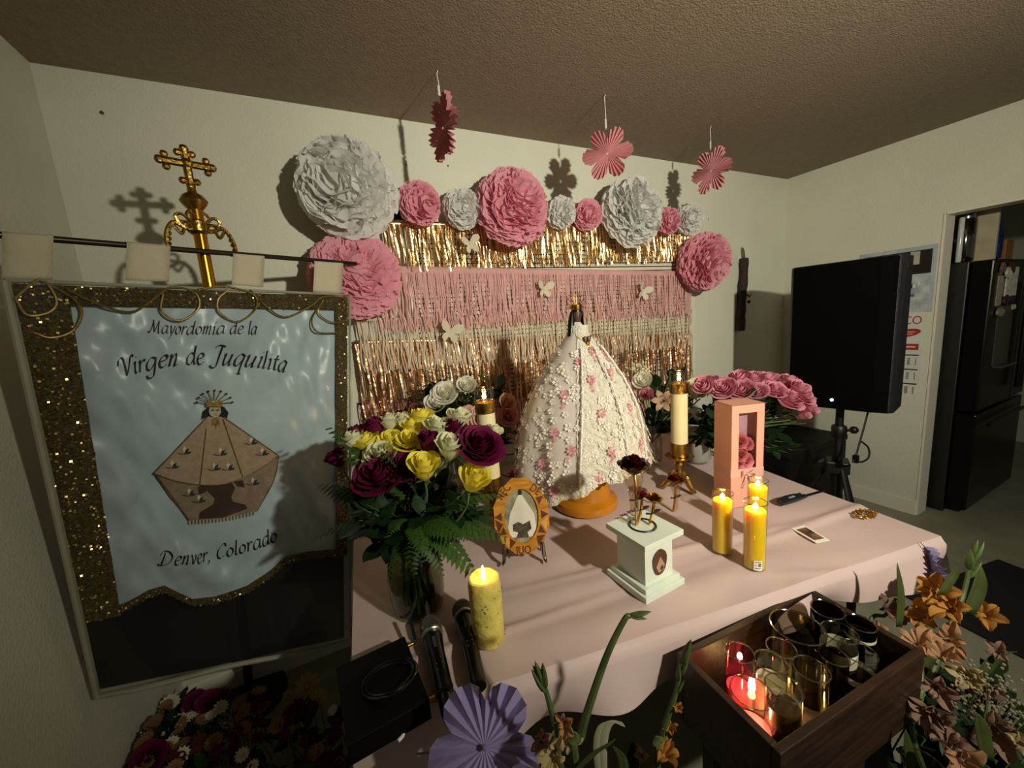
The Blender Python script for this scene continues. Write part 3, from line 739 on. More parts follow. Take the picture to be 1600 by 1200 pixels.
MB().sheet(lambda u, t: gown(u*2*math.pi, t*1.02, .006)[0], 120, 30, wrap=True).build('tulle_layer', m_tulle, st)
MB().sheet(lambda u, t: gown(-.62+1.30*u, t, .010+.005*math.sin(u*37+4*math.sin(t*23))*math.sin(t*61+3*math.sin(u*17))*min(1, t*3))[0], 90, 120).build('front_lace_panel', m_lace, st)
# scalloped lace hem
for a0, a1, nm in ((-.62, .68, 'lace_hem'), (.68, 2*math.pi-.62, 'lace_hem')):
    MB().sheet(lambda u, v: gown(a0+(a1-a0)*u, 1.0-.045*(1-v)+.03*v*(.6+.4*abs(math.sin((a0+(a1-a0)*u)*26))), .013+.004*math.sin(u*90))[0], 200, 3).build(nm, m_lace, st)
m_silver = mat('silver_braid', '#f2eee2', .35, .15, var=.35, scale=200, bump=.6, bscale=300)
for th0, th1 in ((-.48, -.62), (.10, .06), (.62, .68)):
    m = MB(); rad = .0042 if th0 != .10 else .0028
    m.tube([gown(th0+(th1-th0)*(i/50), .12+.85*i/50, .021)[0] for i in range(51)], [rad*(1+.25*math.sin(i*2.2)) for i in range(51)], 6); m.build('silver_braid', m_silver, st)
def flower_mesh(mt, k=5, cup=.25):
    m = MB(); vs = [Vector((0, 0, .05))]; fs = []
    for i in range(k):
        a = 2*math.pi*i/k; h = math.pi/k*.92
        ids = [len(vs)+j for j in range(5)]
        for da, r, z in ((-h*.45, .35, .03), (-h*.95, .78, cup*.7), (0, 1.05, cup), (h*.95, .78, cup*.7), (h*.45, .35, .03)):
            vs.append(Vector((r*math.cos(a+da), r*math.sin(a+da), z)))
        fs.append((0, *ids))
    m.add(vs, fs); m.ball((0, 0, .06), .16, 6); return m.mesh('lace_flower', mt)
m_wf = paper('white_lace_flower', '#eee8dc', .3, .04); m_pf = paper('pink_lace_flower', '#d9929c', .3, .08)
fw_ = flower_mesh(m_wf); fp_ = flower_mesh(m_pf, 7, .4)
rng = random.Random(21); placed = []
def put(me, th, tt, r, name):
    P, N_ = gown(th, tt, .012)
    o = obj(name, me, gn, loc=P, scale=r); q = N_.to_track_quat('Z', 'Y')@Quaternion((0, 0, 1), rng.random()*6); o.rotation_euler = q.to_euler()
pink = [(-.30, .33), (.28, .30), (-.22, .55), (.36, .55), (-.15, .80), (.45, .82), (-.85, .38), (-.95, .58), (-1.15, .76), (-1.35, .9), (.85, .40), (1.0, .6), (-.55, .2), (.55, .16), (.75, .95), (.2, .97), (1.2, .85), (-.35, .97), (-1.6, .55), (-1.75, .8), (-.7, .72), (.0, .14), (1.3, .97), (-.95, .93)]
for th, tt in pink:
    put(fp_, th, tt, .017, 'pink_lace_flower'); placed.append((th*.28*1, tt*.6))
    for k in range(3): put(fp_, th+rng.uniform(-.05, .05)-.02, min(.99, tt+.028+.022*k), .0065, 'pink_lace_petal')
n = 0
while n < 1600 and len(placed) < 300:
    th = rng.uniform(-2.6, -.66) if rng.random() < .66 else rng.uniform(-.66, 1.75); tt = 1-rng.random()**1.45*.9
    p = (th*.28, tt*.6)
    if all((p[0]-q[0])**2+(p[1]-q[1])**2 > .00062 for q in placed):
        placed.append(p); put(fw_, th, tt, rng.uniform(.011, .017), 'white_lace_flower')
    n += 1
# bodice, veil, head, hair, crown
m_face = mat('brown_painted_skin', '#4e3425', .45, var=.1); m_hr = mat('black_hair', '#0b0908', .35, var=.2)
m = MB(); m.lathe([(.040, .665), (.042, .69), (.034, .715), (.02, .728), (.012, .74)], 20, sy=.8); m.build('bodice', m_lace, st)
m = MB(); m.sheet(lambda u, v: Vector((.042*math.sin((u-.5)*3.6)*(.9+.1*v), -.042*math.cos((u-.5)*3.6)-.01*v, .725-.085*v*(1-.5*abs(u-.5)))), 16, 6); m.build('lace_collar', m_lace, st)
hd = MB(); hd.lathe([(.001, .728), (.009, .731), (.0145, .742), (.0175, .756), (.018, .768), (.014, .783), (.006, .79), (.001, .791)], 20, sy=1.05); hd.lathe([(.008, .715), (.008, .735)], 10)
hd.tube([(0, -.0175, .765), (0, -.0215, .758), (0, -.018, .756)], .0025, 6); ho = hd.build('head', m_face, st)
for x in (-.006, .006): MB().ball((x, -.0165, .767), .0022, 6).build('eye', m_hr, ho)
MB().tube([(-.004, -.0172, .748), (.004, -.0172, .748)], .0012, 5).build('mouth', mat('dark_red_paint', '#4a1a16', .5), ho)
h = MB(); h.sheet(lambda u, v: Vector(((.0192+.008*v)*math.sin((u-.5)*4.0+math.pi), -(.020+.012*v)*math.cos((u-.5)*4.0+math.pi), .790-.075*v)), 18, 8); h.lathe([(.0195, .775), (.0185, .785), (.012, .794), (.001, .797)], 18)
h.tube([(-.016, .004, .775), (-.025, .0, .745), (-.034, -.006, .71), (-.043, -.01, .672), (-.05, -.012, .645)], [.008, .012, .013, .010, .003], 10); h.build('hair', m_hr, st)
cw = MB(); cw.lathe([(.0205, .782), (.0215, .79), (.022, .80), (.021, .801), (.0195, .79)], 24, cap=False)
for i in range(13):
    a = R(200+i*-18.5); cw.tube([(.018*math.cos(a)*.9, 0, .795+.004*math.sin(a)), (.044*math.cos(a), 0, .795+.050*max(-.15, math.sin(a)))], [.0016, .0009], 5); cw.ball((.045*math.cos(a), 0, .795+.051*max(-.15, math.sin(a))), .0025, 6)
cw.build('crown', m_gold, st)
nk = MB(); nk.tube([(.03*math.sin(a), -.040-.012*math.cos(a), .69-.022*math.cos(a)) for a in [(-1.4+2.8*i/12) for i in range(13)]], .0022, 6); nk.ball((0, -.058, .655), .010, 8); nk.tube([(0, -.06, .65), (.004, -.068, .615)], .004, 6); nk.build('gold_necklace', m_gold, st)
h2 = MB(); h2.ball((-.008, -.056, .672), .008, 8, sz=1.6); h2.ball((.008, -.056, .672), .008, 8, sz=1.6); h2.build('folded_hands', m_face, st)
for c in st.children: c.rotation_euler.z += 0
# ================================================================ FLOWERS
def rose_geo(openn, seed, mt):
    rng = random.Random(seed); m = MB()
    rings = [(2, .16, .98, .04), (3, .30, .95, .05), (4, .46, .90, .10)]
    if openn > 0: rings.append((5, .66, .80, .18))
    if openn > 1: rings.append((6, .82, .72, .2)); rings.append((6, 1.0, .52, .25))
    for k, (n, r, hgt, curl) in enumerate(rings):
        for i in range(n):
            a0 = 2*math.pi*(i+.37*k+rng.uniform(-.1, .1))/n; sp = 2*math.pi/n*1.35; tip = rng.uniform(-.06, .1); lean = rng.uniform(-.04, .06)
            pt_ = rng.uniform(0, .12)
            def fn(u, v):
                x = (u-.5)*2
                a = a0+x*sp/2*(.75+.25*v)
                z0 = -.35
                zz = z0+(hgt-z0)*v*(1-.18*x*x*v)+pt_*max(0, 1-abs(x)*2)*v*v
                cl_ = max(0, v-.62)/.38
                rr = r*(.28+.72*math.sin(min(1, v*1.15)*math.pi/2))+curl*cl_*cl_*(.7+.5*(1-x*x))+lean*v
                zz -= curl*.55*cl_*cl_*(1.1-.4*x*x)
                return Vector((rr*math.cos(a), rr*math.sin(a), zz))
            m.sheet(fn, 6, 6)
    return m.mesh('bloom', mt)
m_mag = paper('magenta_petal', '#620d37', .2, .2, 20, .6); m_yel = paper('yellow_petal', '#fbe75a', .3, .08, 20, .55); m_crm = paper('cream_petal', '#e6e6c0', .35, .05, 20, .55)
m_wht = paper('white_petal', '#f4f2e4', .4, .04, 20, .55); m_pal = paper('blush_petal', '#e0b3a2', .35, .06, 20, .55); m_pnk = paper('pink_petal', '#e09aac', .3, .12, 25, .55)
m_fpk = paper('soap_pink_petal', '#e08a94', .3, .08)
RM = {}
def rose(P, r, col, openn, face, foot, name, label, group, leafy=False):
    key = (col.name, openn, int(P.x*100) % 2)
    if key not in RM: RM[key] = rose_geo(openn, len(RM)*7+1, col)
    t = thing(name, label, 'rose', P, 0, group)
    face = Vector(face).normalized()
    sc_ = r*.86 if openn > 1 else r*1.25 if openn else r*1.55
    o = obj('bloom', RM[key], t, scale=(sc_, sc_, sc_*1.05)); o.rotation_euler = (face.to_track_quat('Z', 'Y')@Quaternion((0, 0, 1), random.random()*6)).to_euler()
    b = -face*r*.45; foot = Vector(foot)-P
    m = MB(); pts = smoothpts([b, b-face*r*1.2+Vector((0, 0, -r*.5)), b*.3+foot*.55, foot], 4)
    m.tube(pts, .0032, 6); m.build('stem', m_stem, t)
    cx = MB()
    for i in range(5):
        a = i*1.2566; e = Quaternion((0, 0, 1), a)@Vector((1, 0, 0)); q = face.to_track_quat('Z', 'Y')
        cx.add([q@(Vector((0, 0, -.42*r))), q@(e*.35*r+Vector((0, 0, -.38*r))+Vector((-e.y, e.x, 0))*.12*r), q@(e*.85*r+Vector((0, 0, -.2*r))), q@(e*.35*r+Vector((0, 0, -.38*r))-Vector((-e.y, e.x, 0))*.12*r)], [(0, 1, 2, 3)])
    cx.build('sepals', m_stem, t)
    return t
def leaf_geo(mt, wd=.36):
    m = MB(); m.sheet(lambda u, v: Vector(((u-.5)*2*wd*math.sin(math.pi*min(1, .06+v*.94))**.8, v, -.10*v*v+.10*abs(u-.5)*2*wd)), 4, 8); return m.mesh('leaf', mt)
LEAF = {k: leaf_geo(m_, w_) for k, m_, w_ in (('g', m_green, .3), ('d', m_dgreen, .3), ('b', m_green, .16))}
FOL = {}
def sprig(base, tip, label, group, n=6, size=.045, kind='d', name='leaf_sprig', seed=0):
    """one leafy stem of a bouquet's foliage; the foliage of a bouquet is one thing with a leaf part for every leaf"""
    rng = random.Random(seed); base = Vector(base); tip = Vector(tip)
    if label not in FOL: FOL[label] = [thing('bouquet_foliage', label, 'foliage', base), MB(), 0]
    f_ = FOL[label]; t = f_[0]; d = tip-base
    f_[1].tube([base, base+d*.5+Vector((0, 0, .01)), tip], [.0022, .0018, .001], 5)
    for i in range(n):
        if f_[2] >= 296: break
        f = .35+.65*(i+.5)/n; s_ = Vector((rng.gauss(0, 1), rng.gauss(0, 1), rng.gauss(.1, .6))).normalized(); y = (d.normalized()*.7+s_).normalized()
        o = obj('leaf', LEAF[kind], t, loc=base+d*f-t.location, scale=size*rng.uniform(.7, 1.2)); o.rotation_euler = y.to_track_quat('Y', 'Z').to_euler(); f_[2] += 1
def finish_foliage():
    for t, m, n in FOL.values(): m.build('leafy_stems', m_stem, t, world=True)
def frond_geo(Lf, droop, n=15, seed=0, wmax=.30):
    rng = random.Random(seed); st_ = MB(); lf = MB()
    def ax(v): return Vector((.05*math.sin(v*2), v, .25*v-droop*v*v))*Lf
    st_.tube([ax(i/12) for i in range(13)], [.0016*(1-.7*i/12) for i in range(13)], 5)
    for i in range(n):
        v = .16+.84*i/n; p = ax(v); tg = (ax(v+.02)-ax(v)).normalized(); side = Vector((1, 0, 0)); up_ = side.cross(tg)
        ln = Lf*wmax*math.sin(math.pi*min(1, .12+v*.86))**.7*(1.02-v*.45)
        for sd in (-1, 1):
            d = (side*sd*.9+tg*.5-up_*.18).normalized(); b = d.cross(up_).normalized()
            k = 5; vs = []; fs = []
            for j in range(k+1):
                q = j/k; w_ = ln*.16*math.sin(math.pi*min(1, .18+q*.82))*(1+.35*(j % 2))
                c = p+d*ln*q-up_*ln*.12*q*q
                vs += [c-b*w_, c+b*w_]
                if j: fs.append((2*j-2, 2*j-1, 2*j+1, 2*j))
            lf.add(vs, fs)
    return st_.mesh('stem', m_stem), lf.mesh('leaflets', m_fern)
FR_ = [frond_geo(1, dr, 15, i) for i, dr in enumerate((.35, .55, .8))]
def frond(base, tip, var, label, group, roll=0):
    base = Vector(base); d = Vector(tip)-base
    t = thing('fern_frond', label, 'fern frond', base, 0, group)
    Lf = d.length*1.05
    y = d.normalized()+Vector((0, 0, .1)); q = y.normalized().to_track_quat('Y', 'Z')@Quaternion((0, 1, 0), roll)
    for nm, me in zip(('stem', 'leaflets'), FR_[var]):
        obj(nm, me, t, scale=Lf).rotation_euler = q.to_euler()

# ---- the large vase of yellow, cream and magenta roses
VB = onz(656, 948); VB.z = TZ+.003
vz = thing('glass_vase', 'tall clear glass vase full of dark stems, front left of table', 'vase', VB)
vp = [(.058, 0), (.066, .006), (.073, .05), (.074, .10), (.068, .15), (.056, .19), (.050, .215), (.056, .235), (.064, .25)]
MB().lathe(vp, 40, cap=False).build('glass_wall', thin('green_vase_glass', '#d6dcc4', .07), vz)
MB().lathe([(.001, .002), (.056, .002), (.058, .008), (.001, .01)], 32).build('glass_foot', thin('vase_foot', '#a9b494', .1), vz)
MB().lathe([(.001, .012), (.062, .012), (.069, .05), (.070, .1), (.066, .14), (.001, .141)], 32).build('water', thin('murky_water', '#b9bf98', .03), vz)
MTH = VB+Vector((0, 0, .24))
BC = over(655, 760, VB)
big = [('m', 595, 747, 33, 2, -.07, 'large open magenta rose low on the left front of the vase'), ('m', 633, 733, 27, 2, -.05, 'dark magenta rose tucked behind the large low left magenta rose'),
 ('m', 747, 702, 32, 2, -.05, 'largest magenta rose on the right, in front of the white candle'), ('m', 669, 703, 17, 0, -.05, 'small dark magenta bud in the middle of the bouquet'),
 ('m', 708, 678, 17, 1, .0, 'magenta rose half hidden behind the upper cream rose'), ('m', 588, 676, 17, 1, .05, 'magenta rose at the upper back left of the bouquet'), ('m', 560, 686, 15, 1, .04, 'pale-edged magenta rose at the far left top'), ('m', 530, 722, 15, 1, .05, 'shadowed magenta rose among the ferns on the far left'),
 ('y', 663, 739, 22, 1, -.09, 'yellow rosebud in the centre front beside the magenta rose'), ('y', 737, 757, 22, 1, -.08, 'lowest yellow rose, at the right above the wooden frame'), ('y', 641, 694, 22, 2, -.01, 'open yellow rose in the centre top of the bouquet'), ('y', 658, 664, 18, 1, .05, 'yellow rose highest at the back of the bouquet'), ('y', 612, 693, 20, 2, .0, 'yellow rose left of the open centre yellow one'), ('y', 577, 700, 17, 1, .0, 'yellow rose behind the fern tips on the left'), ('y', 645, 675, 15, 1, .03, 'yellow rose just below the highest yellow rose'),
 ('c', 613, 668, 16, 1, .05, 'cream rose at the back, left of its cream twin'), ('c', 632, 666, 15, 1, .05, 'cream rose at the back, touching the top yellow rose'), ('c', 683, 678, 19, 1, .0, 'cream rose in the top middle, right of the yellow ones'), ('c', 703, 708, 21, 1, -.07, 'cream rosebud in the front between yellow and large magenta'), ('c', 716, 664, 18, 1, .03, 'cream rose at the top right beside the blush roses'), ('c', 596, 714, 22, 2, -.04, 'wide cream rose behind fern tips above the low magenta rose'), ('c', 556, 697, 17, 1, .0, 'cream rose at the far left behind a fern'), ('c', 768, 681, 13, 1, .03, 'small greenish cream rose against the white candle')]
CM = {'m': m_mag, 'y': m_yel, 'c': m_crm}
for c, x, y, r, op, dd, lb in big:
    P = atd(x, y, depth(BC)+dd+.01); rr = r*depth(P)/F*1.15
    fc = (P-(BC-Vector((0, 0, .16)))).normalized()+(CAM-P).normalized()*(.7 if op == 2 else .25)+Vector((0, 0, .25 if op == 2 else .5))
    rose(P, rr, CM[c], op, fc, MTH+Vector((random.uniform(-.03, .03), random.uniform(-.03, .03), -.14)), 'rose', lb, 'roses in the large glass vase')
fr = [(515, 668, 0, .0), (500, 745, 1, .02), (510, 790, 2, -.02), (535, 712, 0, -.05), (592, 878, 2, -.10), (640, 868, 2, -.11), (700, 862, 2, -.08), (760, 860, 2, -.06), (785, 815, 1, -.03), (560, 830, 1, -.06), (545, 765, 1, .0), (790, 770, 0, .02), (672, 830, 2, -.12), (600, 700, 0, -.09), (720, 820, 1, -.10), (620, 815, 1, -.12), (530, 815, 2, .03)]
frl = ['leather fern frond highest on the left, overlapping the banner edge', 'leather fern frond reaching farthest left over the blue satin', 'leather fern frond low on the left of the large vase bouquet', 'leather fern frond beside the dark rose at the bouquet left', 'leather fern frond drooping to the left of the glass vase', 'leather fern frond hanging straight down before the glass vase', 'leather fern frond drooping at the right rim of the vase', 'leather fern frond drooping toward the yellowish pillar candle', 'leather fern frond touching the left edge of the wooden frame', 'leather fern frond at the lower left under the big magenta rose', 'leather fern frond spreading left at mid height of the bouquet', 'leather fern frond pointing right under the lowest yellow rose', 'short leather fern frond in the centre over the vase neck', 'fern tip lying over the cream roses at upper left', 'leather fern frond between vase neck and wooden frame', 'leather fern frond below the two low magenta roses', 'shaded leather fern frond lowest at the far left of the bouquet']
for i, (x, y, v, dd) in enumerate(fr):
    tip = atd(x, y, depth(BC)+dd); base = MTH+Vector((0, 0, -.02)).lerp(BC-MTH, .25)
    if y < 720: base = BC+Vector((0, 0, -.06))
    frond(base, tip, v, frl[i], 'fern fronds in the large vase', roll=random.uniform(-.3, .3))
for i in range(42):
    a = random.random()*6.28; P = BC+Vector((math.cos(a)*random.uniform(.02, .17), math.sin(a)*random.uniform(.02, .13)+.0, random.uniform(-.15, .015)))
    sprig(MTH+Vector((0, 0, -.03)), P, 'dense dark green rose leaves packed under the blooms of the large vase', 'leaf stems in the large vase', 7, .065, 'd', seed=i)
m = MB(); rng = random.Random(3)
for i in range(44):
    a = rng.random()*6.28; r1 = rng.uniform(.01, .05); b = a+rng.uniform(-1, 1)
    m.tube([VB+Vector((math.cos(a)*r1, math.sin(a)*r1, .012)), VB+Vector((math.cos(b)*.03, math.sin(b)*.03, .2)), VB+Vector((math.cos(b)*.045, math.sin(b)*.045, .27))], .0032, 6)
so_ = m.build('cut_stems', m_stem); tag(so_, 'bundle of dark green cut stems inside the large glass vase', 'flower stems', kind='stuff')

# ---- bouquets at the back
def small_vase(B, r, h_, mt, name, label):
    t = thing(name, label, 'vase', B); MB().lathe([(r*.75, 0), (r, .02), (r, h_*.7), (r*.7, h_*.9), (r*.8, h_)], 28, cap=False).build('wall', mt, t, solid=.003)
    MB().lathe([(.001, .001), (r*.75, .001), (r*.75, .005), (.001, .006)], 24).build('foot', mt, t); return B+Vector((0, 0, h_))
LB = Vector((.50, 1.60, TZ+.003)); mo = small_vase(LB, .05, .24, m_glass, 'glass_vase', 'glass vase of white and blush roses behind the left candle')
lc = over(722, 640, LB)
for x, y, r, op, mt, lb in ((683, 634, 16, 1, m_wht, 'white rose lowest left in the back left bouquet'), (696, 617, 20, 2, m_wht, 'open white rose in the back left bouquet beside the foil'), (729, 607, 14, 1, m_wht, 'white rose highest in the back left bouquet'), (732, 650, 15, 2, m_pal, 'small blush rose left of the large blush rose'), (755, 658, 24, 2, m_pal, 'large blush rose just left of the left candle'), (793, 652, 17, 2, m_pnk, 'pink rose right of the left candle by the gown'), (791, 632, 13, 1, m_pal, 'pale peach rose behind the left candle'), (652, 645, 12, 1, mat('dusty_rose_petal', '#6e3f44', .6), 'dull dark pink rose at the left end of the back bouquet'), (800, 742, 10, 0, m_pnk, 'tiny pink bud low between candle and gown'), (810, 703, 9, 0, m_pnk, 'tiny pink bud beside the left edge of the gown')):
    P = atd(x, y, depth(lc)+.0); rose(P, r*depth(P)/F, mt, op, (CAM-P).normalized()+Vector((0, 0, .5))+(P-lc)*2, mo-Vector((0, 0, .1)), 'rose', lb, 'roses in the back left bouquet')
for i in range(44):
    P = atd(random.uniform(650, 815), random.uniform(592, 690), depth(lc)+random.uniform(.03, .10))
    sprig(mo-Vector((0, 0, .05)), P, 'dark green leaves of the bouquet behind the left candle', 'leaf stems of the back left bouquet', 8, .085, 'g' if i % 3 == 0 else 'd', seed=40+i)
RB = Vector((1.42, 1.38, TZ+.003)); mo = small_vase(RB, .05, .2, m_glass, 'glass_vase', 'glass vase of lilies and white roses behind the right candle')
lc = over(1045, 630, RB)
for x, y, r, op, mt, lb in ((1084, 614, 17, 1, m_crm, 'cream rose right of the right candle'), (1006, 600, 14, 1, m_wht, 'white rose between the gown and the right candle'), (1012, 618, 10, 1, m_pnk, 'small pink rose touching the right side of the gown'), (1097, 612, 9, 1, m_pnk, 'small pink rose between the cream rose and pink bouquet')):
    P = atd(x, y, depth(lc)); rose(P, r*depth(P)/F, mt, op, (CAM-P).normalized()+Vector((0, 0, .5))+(P-lc)*2, mo-Vector((0, 0, .1)), 'rose', lb, 'roses in the back right bouquet')
for i in range(22):
    P = atd(random.uniform(1010, 1120), random.uniform(585, 680), depth(lc)+random.uniform(.02, .08))
    sprig(mo-Vector((0, 0, .05)), P, 'dark green leaves of the bouquet behind the right candle', 'leaf stems of the back right bouquet', 7, .075, 'd', seed=80+i)
# peach lily
P = atd(1036, 626, depth(lc)-.02); t = thing('lily', 'peach trumpet lily open beside the right candle', 'lily', P)
q = ((CAM-P).normalized()+Vector((-.2, 0, .2))).normalized().to_track_quat('Z', 'Y'); m_lily = paper('peach_lily', '#cfa98a', .35)
for i in range(6):
    a = i*math.pi/3; e = Vector((math.cos(a), math.sin(a), 0)); s_ = Vector((-e.y, e.x, 0))
    m = MB(); m.sheet(lambda u, v: q@((e*(v*.9+.1)*.06+s_*(u-.5)*.03*math.sin(math.pi*min(1, .1+.9*v))+Vector((0, 0, .025*math.sin(v*2.2)-.02)))), 3, 6); m.build('petal', m_lily, t)
MB().tube([(0, 0, 0), (mo-P)*.5, mo-P-Vector((0, 0, .1))], .003, 6).build('stem', m_stem, t)
m = MB(); rng = random.Random(9); gc = atd(1000, 575, depth(lc))
for i in range(70):
    c = gc+Vector((rng.gauss(0, .035), rng.gauss(0, .03), rng.gauss(0, .018))); m.ball(c, .005, 5)
    if i % 4 == 0: m.tube([c, mo], .0008, 4)
tag(m.build('gypsophila', m_crm), "sprays of tiny cream baby's breath above the right gown shoulder", 'filler flowers', kind='stuff')

# ---- pink roses by the speaker
KB = Vector((1.60, 1.26, TZ+.003)); mo = small_vase(KB, .062, .20, mat('grey_ceramic', '#8f8c82', .35, var=.05), 'ceramic_vase', 'grey vase holding the pink roses behind the gift box')
kc = over(1185, 640, KB)
pk = [(1104, 608, 15, 1, 'pink rose at the left end of the pink bouquet'), (1133, 609, 18, 2, 'open pink rose second from the left above the gift box'), (1160, 612, 18, 2, 'open pink rose above the front edge of the gift box'), (1182, 614, 16, 2, 'pink rose above the right corner of the gift box'), (1157, 597, 14, 1, 'pink rose in the back row above the gift box'), (1178, 594, 15, 2, 'pale-centred pink rose at the top of the bouquet'), (1197, 599, 14, 1, 'pink rose in the back row right of the top one'), (1207, 613, 18, 2, 'pink rose in the middle right of the pink bouquet'), (1227, 604, 15, 1, 'pink rose high on the right of the bouquet'), (1228, 627, 22, 2, 'largest pink rose low on the right of the bouquet'), (1250, 621, 18, 2, 'pink rose at the right end against the speaker'), (1243, 612, 14, 1, 'pink rose tucked behind the right end roses'), (1250, 651, 9, 0, 'single pale pink petal bud hanging lowest on the right'), (1116, 603, 12, 1, 'small pink rose second row at the left end'), (1260, 640, 11, 1, 'small pink rose rightmost of the bouquet')]
for x, y, r, op, lb in pk:
    P = atd(x, y, depth(kc)+(.03 if y < 605 else -.03)); rose(P, r*depth(P)/F*1.05, m_pnk, op, (P-kc).normalized()*.8+(CAM-P).normalized()*.7+Vector((0, 0, .5)), mo-Vector((0, 0, .08)), 'rose', lb, 'pink roses beside the speaker')
for i in range(50):
    P = atd(random.uniform(1090, 1260), random.uniform(622, 710), depth(kc)+random.uniform(-.04, .10))
    sprig(mo-Vector((0, 0, .05)), P, 'dark green leaves hanging under the pink roses by the speaker', 'leaf stems of the pink bouquet', 7, .075, 'd', seed=120+i)

# ================================================================ THINGS ON THE TABLE
m_wax = mat('ivory_wax', '#dccf9f', .5, var=.04, sub=.3, subr=.02)
m_flame = glow('flame', '#ffc870', 40)
def flame(parent, z, h_=.022, r=.006):
    return MB().lathe([(.0005, 0), (r*.7, h_*.12), (r, h_*.3), (r*.7, h_*.6), (r*.25, h_*.88), (.0003, h_)], 10, (0, 0, z)).build('flame', m_flame, parent)
def altar_candle(bx, by, topx, topy, lb):
    B = onz(bx, by); top_ = over(topx, topy, B).z-TZ
    t = thing('altar_candle', lb, 'candle', (B.x, B.y, TZ+.003))
    r = .034; sh = .150
    # three footed brass stand
    m = MB(); m.lathe([(.016, .04), (.026, .05), (.024, .062), (.014, .075), (.012, .09), (.02, .105), (.024, .112), (.014, .124), (.03, .136), (.056, .142), (.058, .147), (.03, .148)], 24)
    for k in range(3):
        a = k*2.0944+.5; e = Vector((math.cos(a), math.sin(a), 0))
        m.tube([e*.012+Vector((0, 0, .075)), e*.03+Vector((0, 0, .055)), e*.05+Vector((0, 0, .03)), e*.072+Vector((0, 0, .010)), e*.082+Vector((0, 0, .012))], [.013, .016, .012, .010, .004], 8); m.ball(e*.068+Vector((0, 0, .010)), .010, 8)
        m.ball(e*.035+Vector((0, 0, .06)), .014, 8); f = Vector((math.cos(a+1.047), math.sin(a+1.047), 0)); m.box(f*.022+Vector((0, 0, .045)), (.03, .008, .03), a+1.047+1.57)
    m.tube([(.056*math.cos(-2.4), .056*math.sin(-2.4), .146), (.074*math.cos(-2.4), .074*math.sin(-2.4), .150), (.07*math.cos(-2.6), .07*math.sin(-2.6), .158)], .004, 6)
    m.build('brass_stand', m_brass, t)
    MB().lathe([(.028, sh-.002), (r+.002, sh), (r+.002, sh+.055), (r, sh+.056)], 28).build('brass_socket', m_brass, t)
    wt = top_-.052
    MB().lathe([(r-.001, sh+.05), (r-.001, wt-.002), (r-.006, wt), (.001, wt)], 28).build('wax_pillar', m_wax, t)
    MB().lathe([(r+.0015, wt-.034), (r+.0025, wt-.032), (r+.0025, wt+.004), (r+.001, wt+.004)], 28, cap=False).build('brass_collar', m_brass, t, solid=.001)
    MB().lathe([(r, wt), (r+.001, top_)], 28, cap=False).build('glass_follower', m_glass, t)
    MB().tube([(r*math.cos(k*.2244), r*math.sin(k*.2244), top_) for k in range(28)], .0013, 6, closed=True).build('glass_rim', thin('rim_glass', '#d8d2bd', .35, .1), t)
    MB().lathe([(r-.003, wt+.001), (r-.003, wt+.010), (.001, wt+.010)], 24).build('oil_insert', thin('golden_oil', '#ecd9a0', .08), t)
    MB().tube([(0, 0, wt+.006), (0, 0, wt+.017)], .0012, 5).build('wick', m_black, t)
    flame(t, wt+.014, .028, .008); lamp('candle_light', (0, 0, wt+.034), .30, (1, .62, .25), .008, t)
altar_candle(775, 826, 769, 607, 'ivory altar candle in brass behind the rose vase and wooden frame')
altar_candle(1062, 764, 1060, 582, 'ivory altar candle on a footed brass stand right of the statue')
def jar_candle(x, y, hh, lb, sticker=False):
    B = onz(x, y); t = thing('jar_candle', lb, 'candle', (B.x, B.y, TZ+.003), group='yellow jar candles'); r = .0285
    m_yw = mat('yellow_wax', '#f7cf1e', .35, var=.03, sub=.8, subr=.03)
    MB().lathe([(.001, .006), (r-.002, .006), (r-.002, hh*.875), (r-.006, hh*.89), (.001, hh*.887)], 28).build('wax', m_yw, t)
    MB().lathe([(r*.8, 0), (r, .003), (r+.0005, hh-.012), (r, hh-.006), (r+.0008, hh)], 32, cap=False).build('glass_jar', m_glass, t)
    MB().tube([((r+.0006)*math.cos(k*.2244), (r+.0006)*math.sin(k*.2244), hh) for k in range(28)], .0014, 6, closed=True).build('glass_rim', MATS['rim_glass'], t)
    MB().tube([(0, 0, hh*.885), (0, 0, hh*.885+.008)], .0012, 5).build('wick', m_black, t)
    flame(t, hh*.885+.002, .019, .008); lamp('candle_light', (0, 0, hh*.885+.018), .7, (1, .68, .28), .008, t)
    if sticker:
        d = (CAM-B); a = math.atan2(d.y, d.x)+.35; m = MB(); m.sheet(lambda u, v: Vector(((r+.0012)*math.cos(a+(u-.5)*.75), (r+.0012)*math.sin(a+(u-.5)*.75), .008+.03*v)), 6, 2); so2 = m.build('price_sticker', m_white, t)
        m = MB()
        for (u0_, u1_, v0, v1) in ((.15, .85, .82, .87), (.15, .8, .2, .25), (.55, .62, .4, .72), (.68, .75, .4, .72), (.80, .84, .4, .72), (.55, .76, .66, .72), (.12, .42, .5, .54)):
            m.sheet(lambda u, v: Vector(((r+.0018)*math.cos(a+(u0_+(u1_-u0_)*u-.5)*.75), (r+.0018)*math.sin(a+(u0_+(u1_-u0_)*u-.5)*.75), .008+.03*(v0+(v1-v0)*v))), 3, 1)
        m.build('print', m_black, so2, smooth=False)
jar_candle(1128, 862, .195, 'lit yellow jar candle standing leftmost in front of the gift box')
jar_candle(1178, 887, .203, 'lit yellow jar candle in front with a white price sticker', True)
jar_candle(1182, 838, .195, 'lit yellow jar candle half hidden behind the one with sticker')

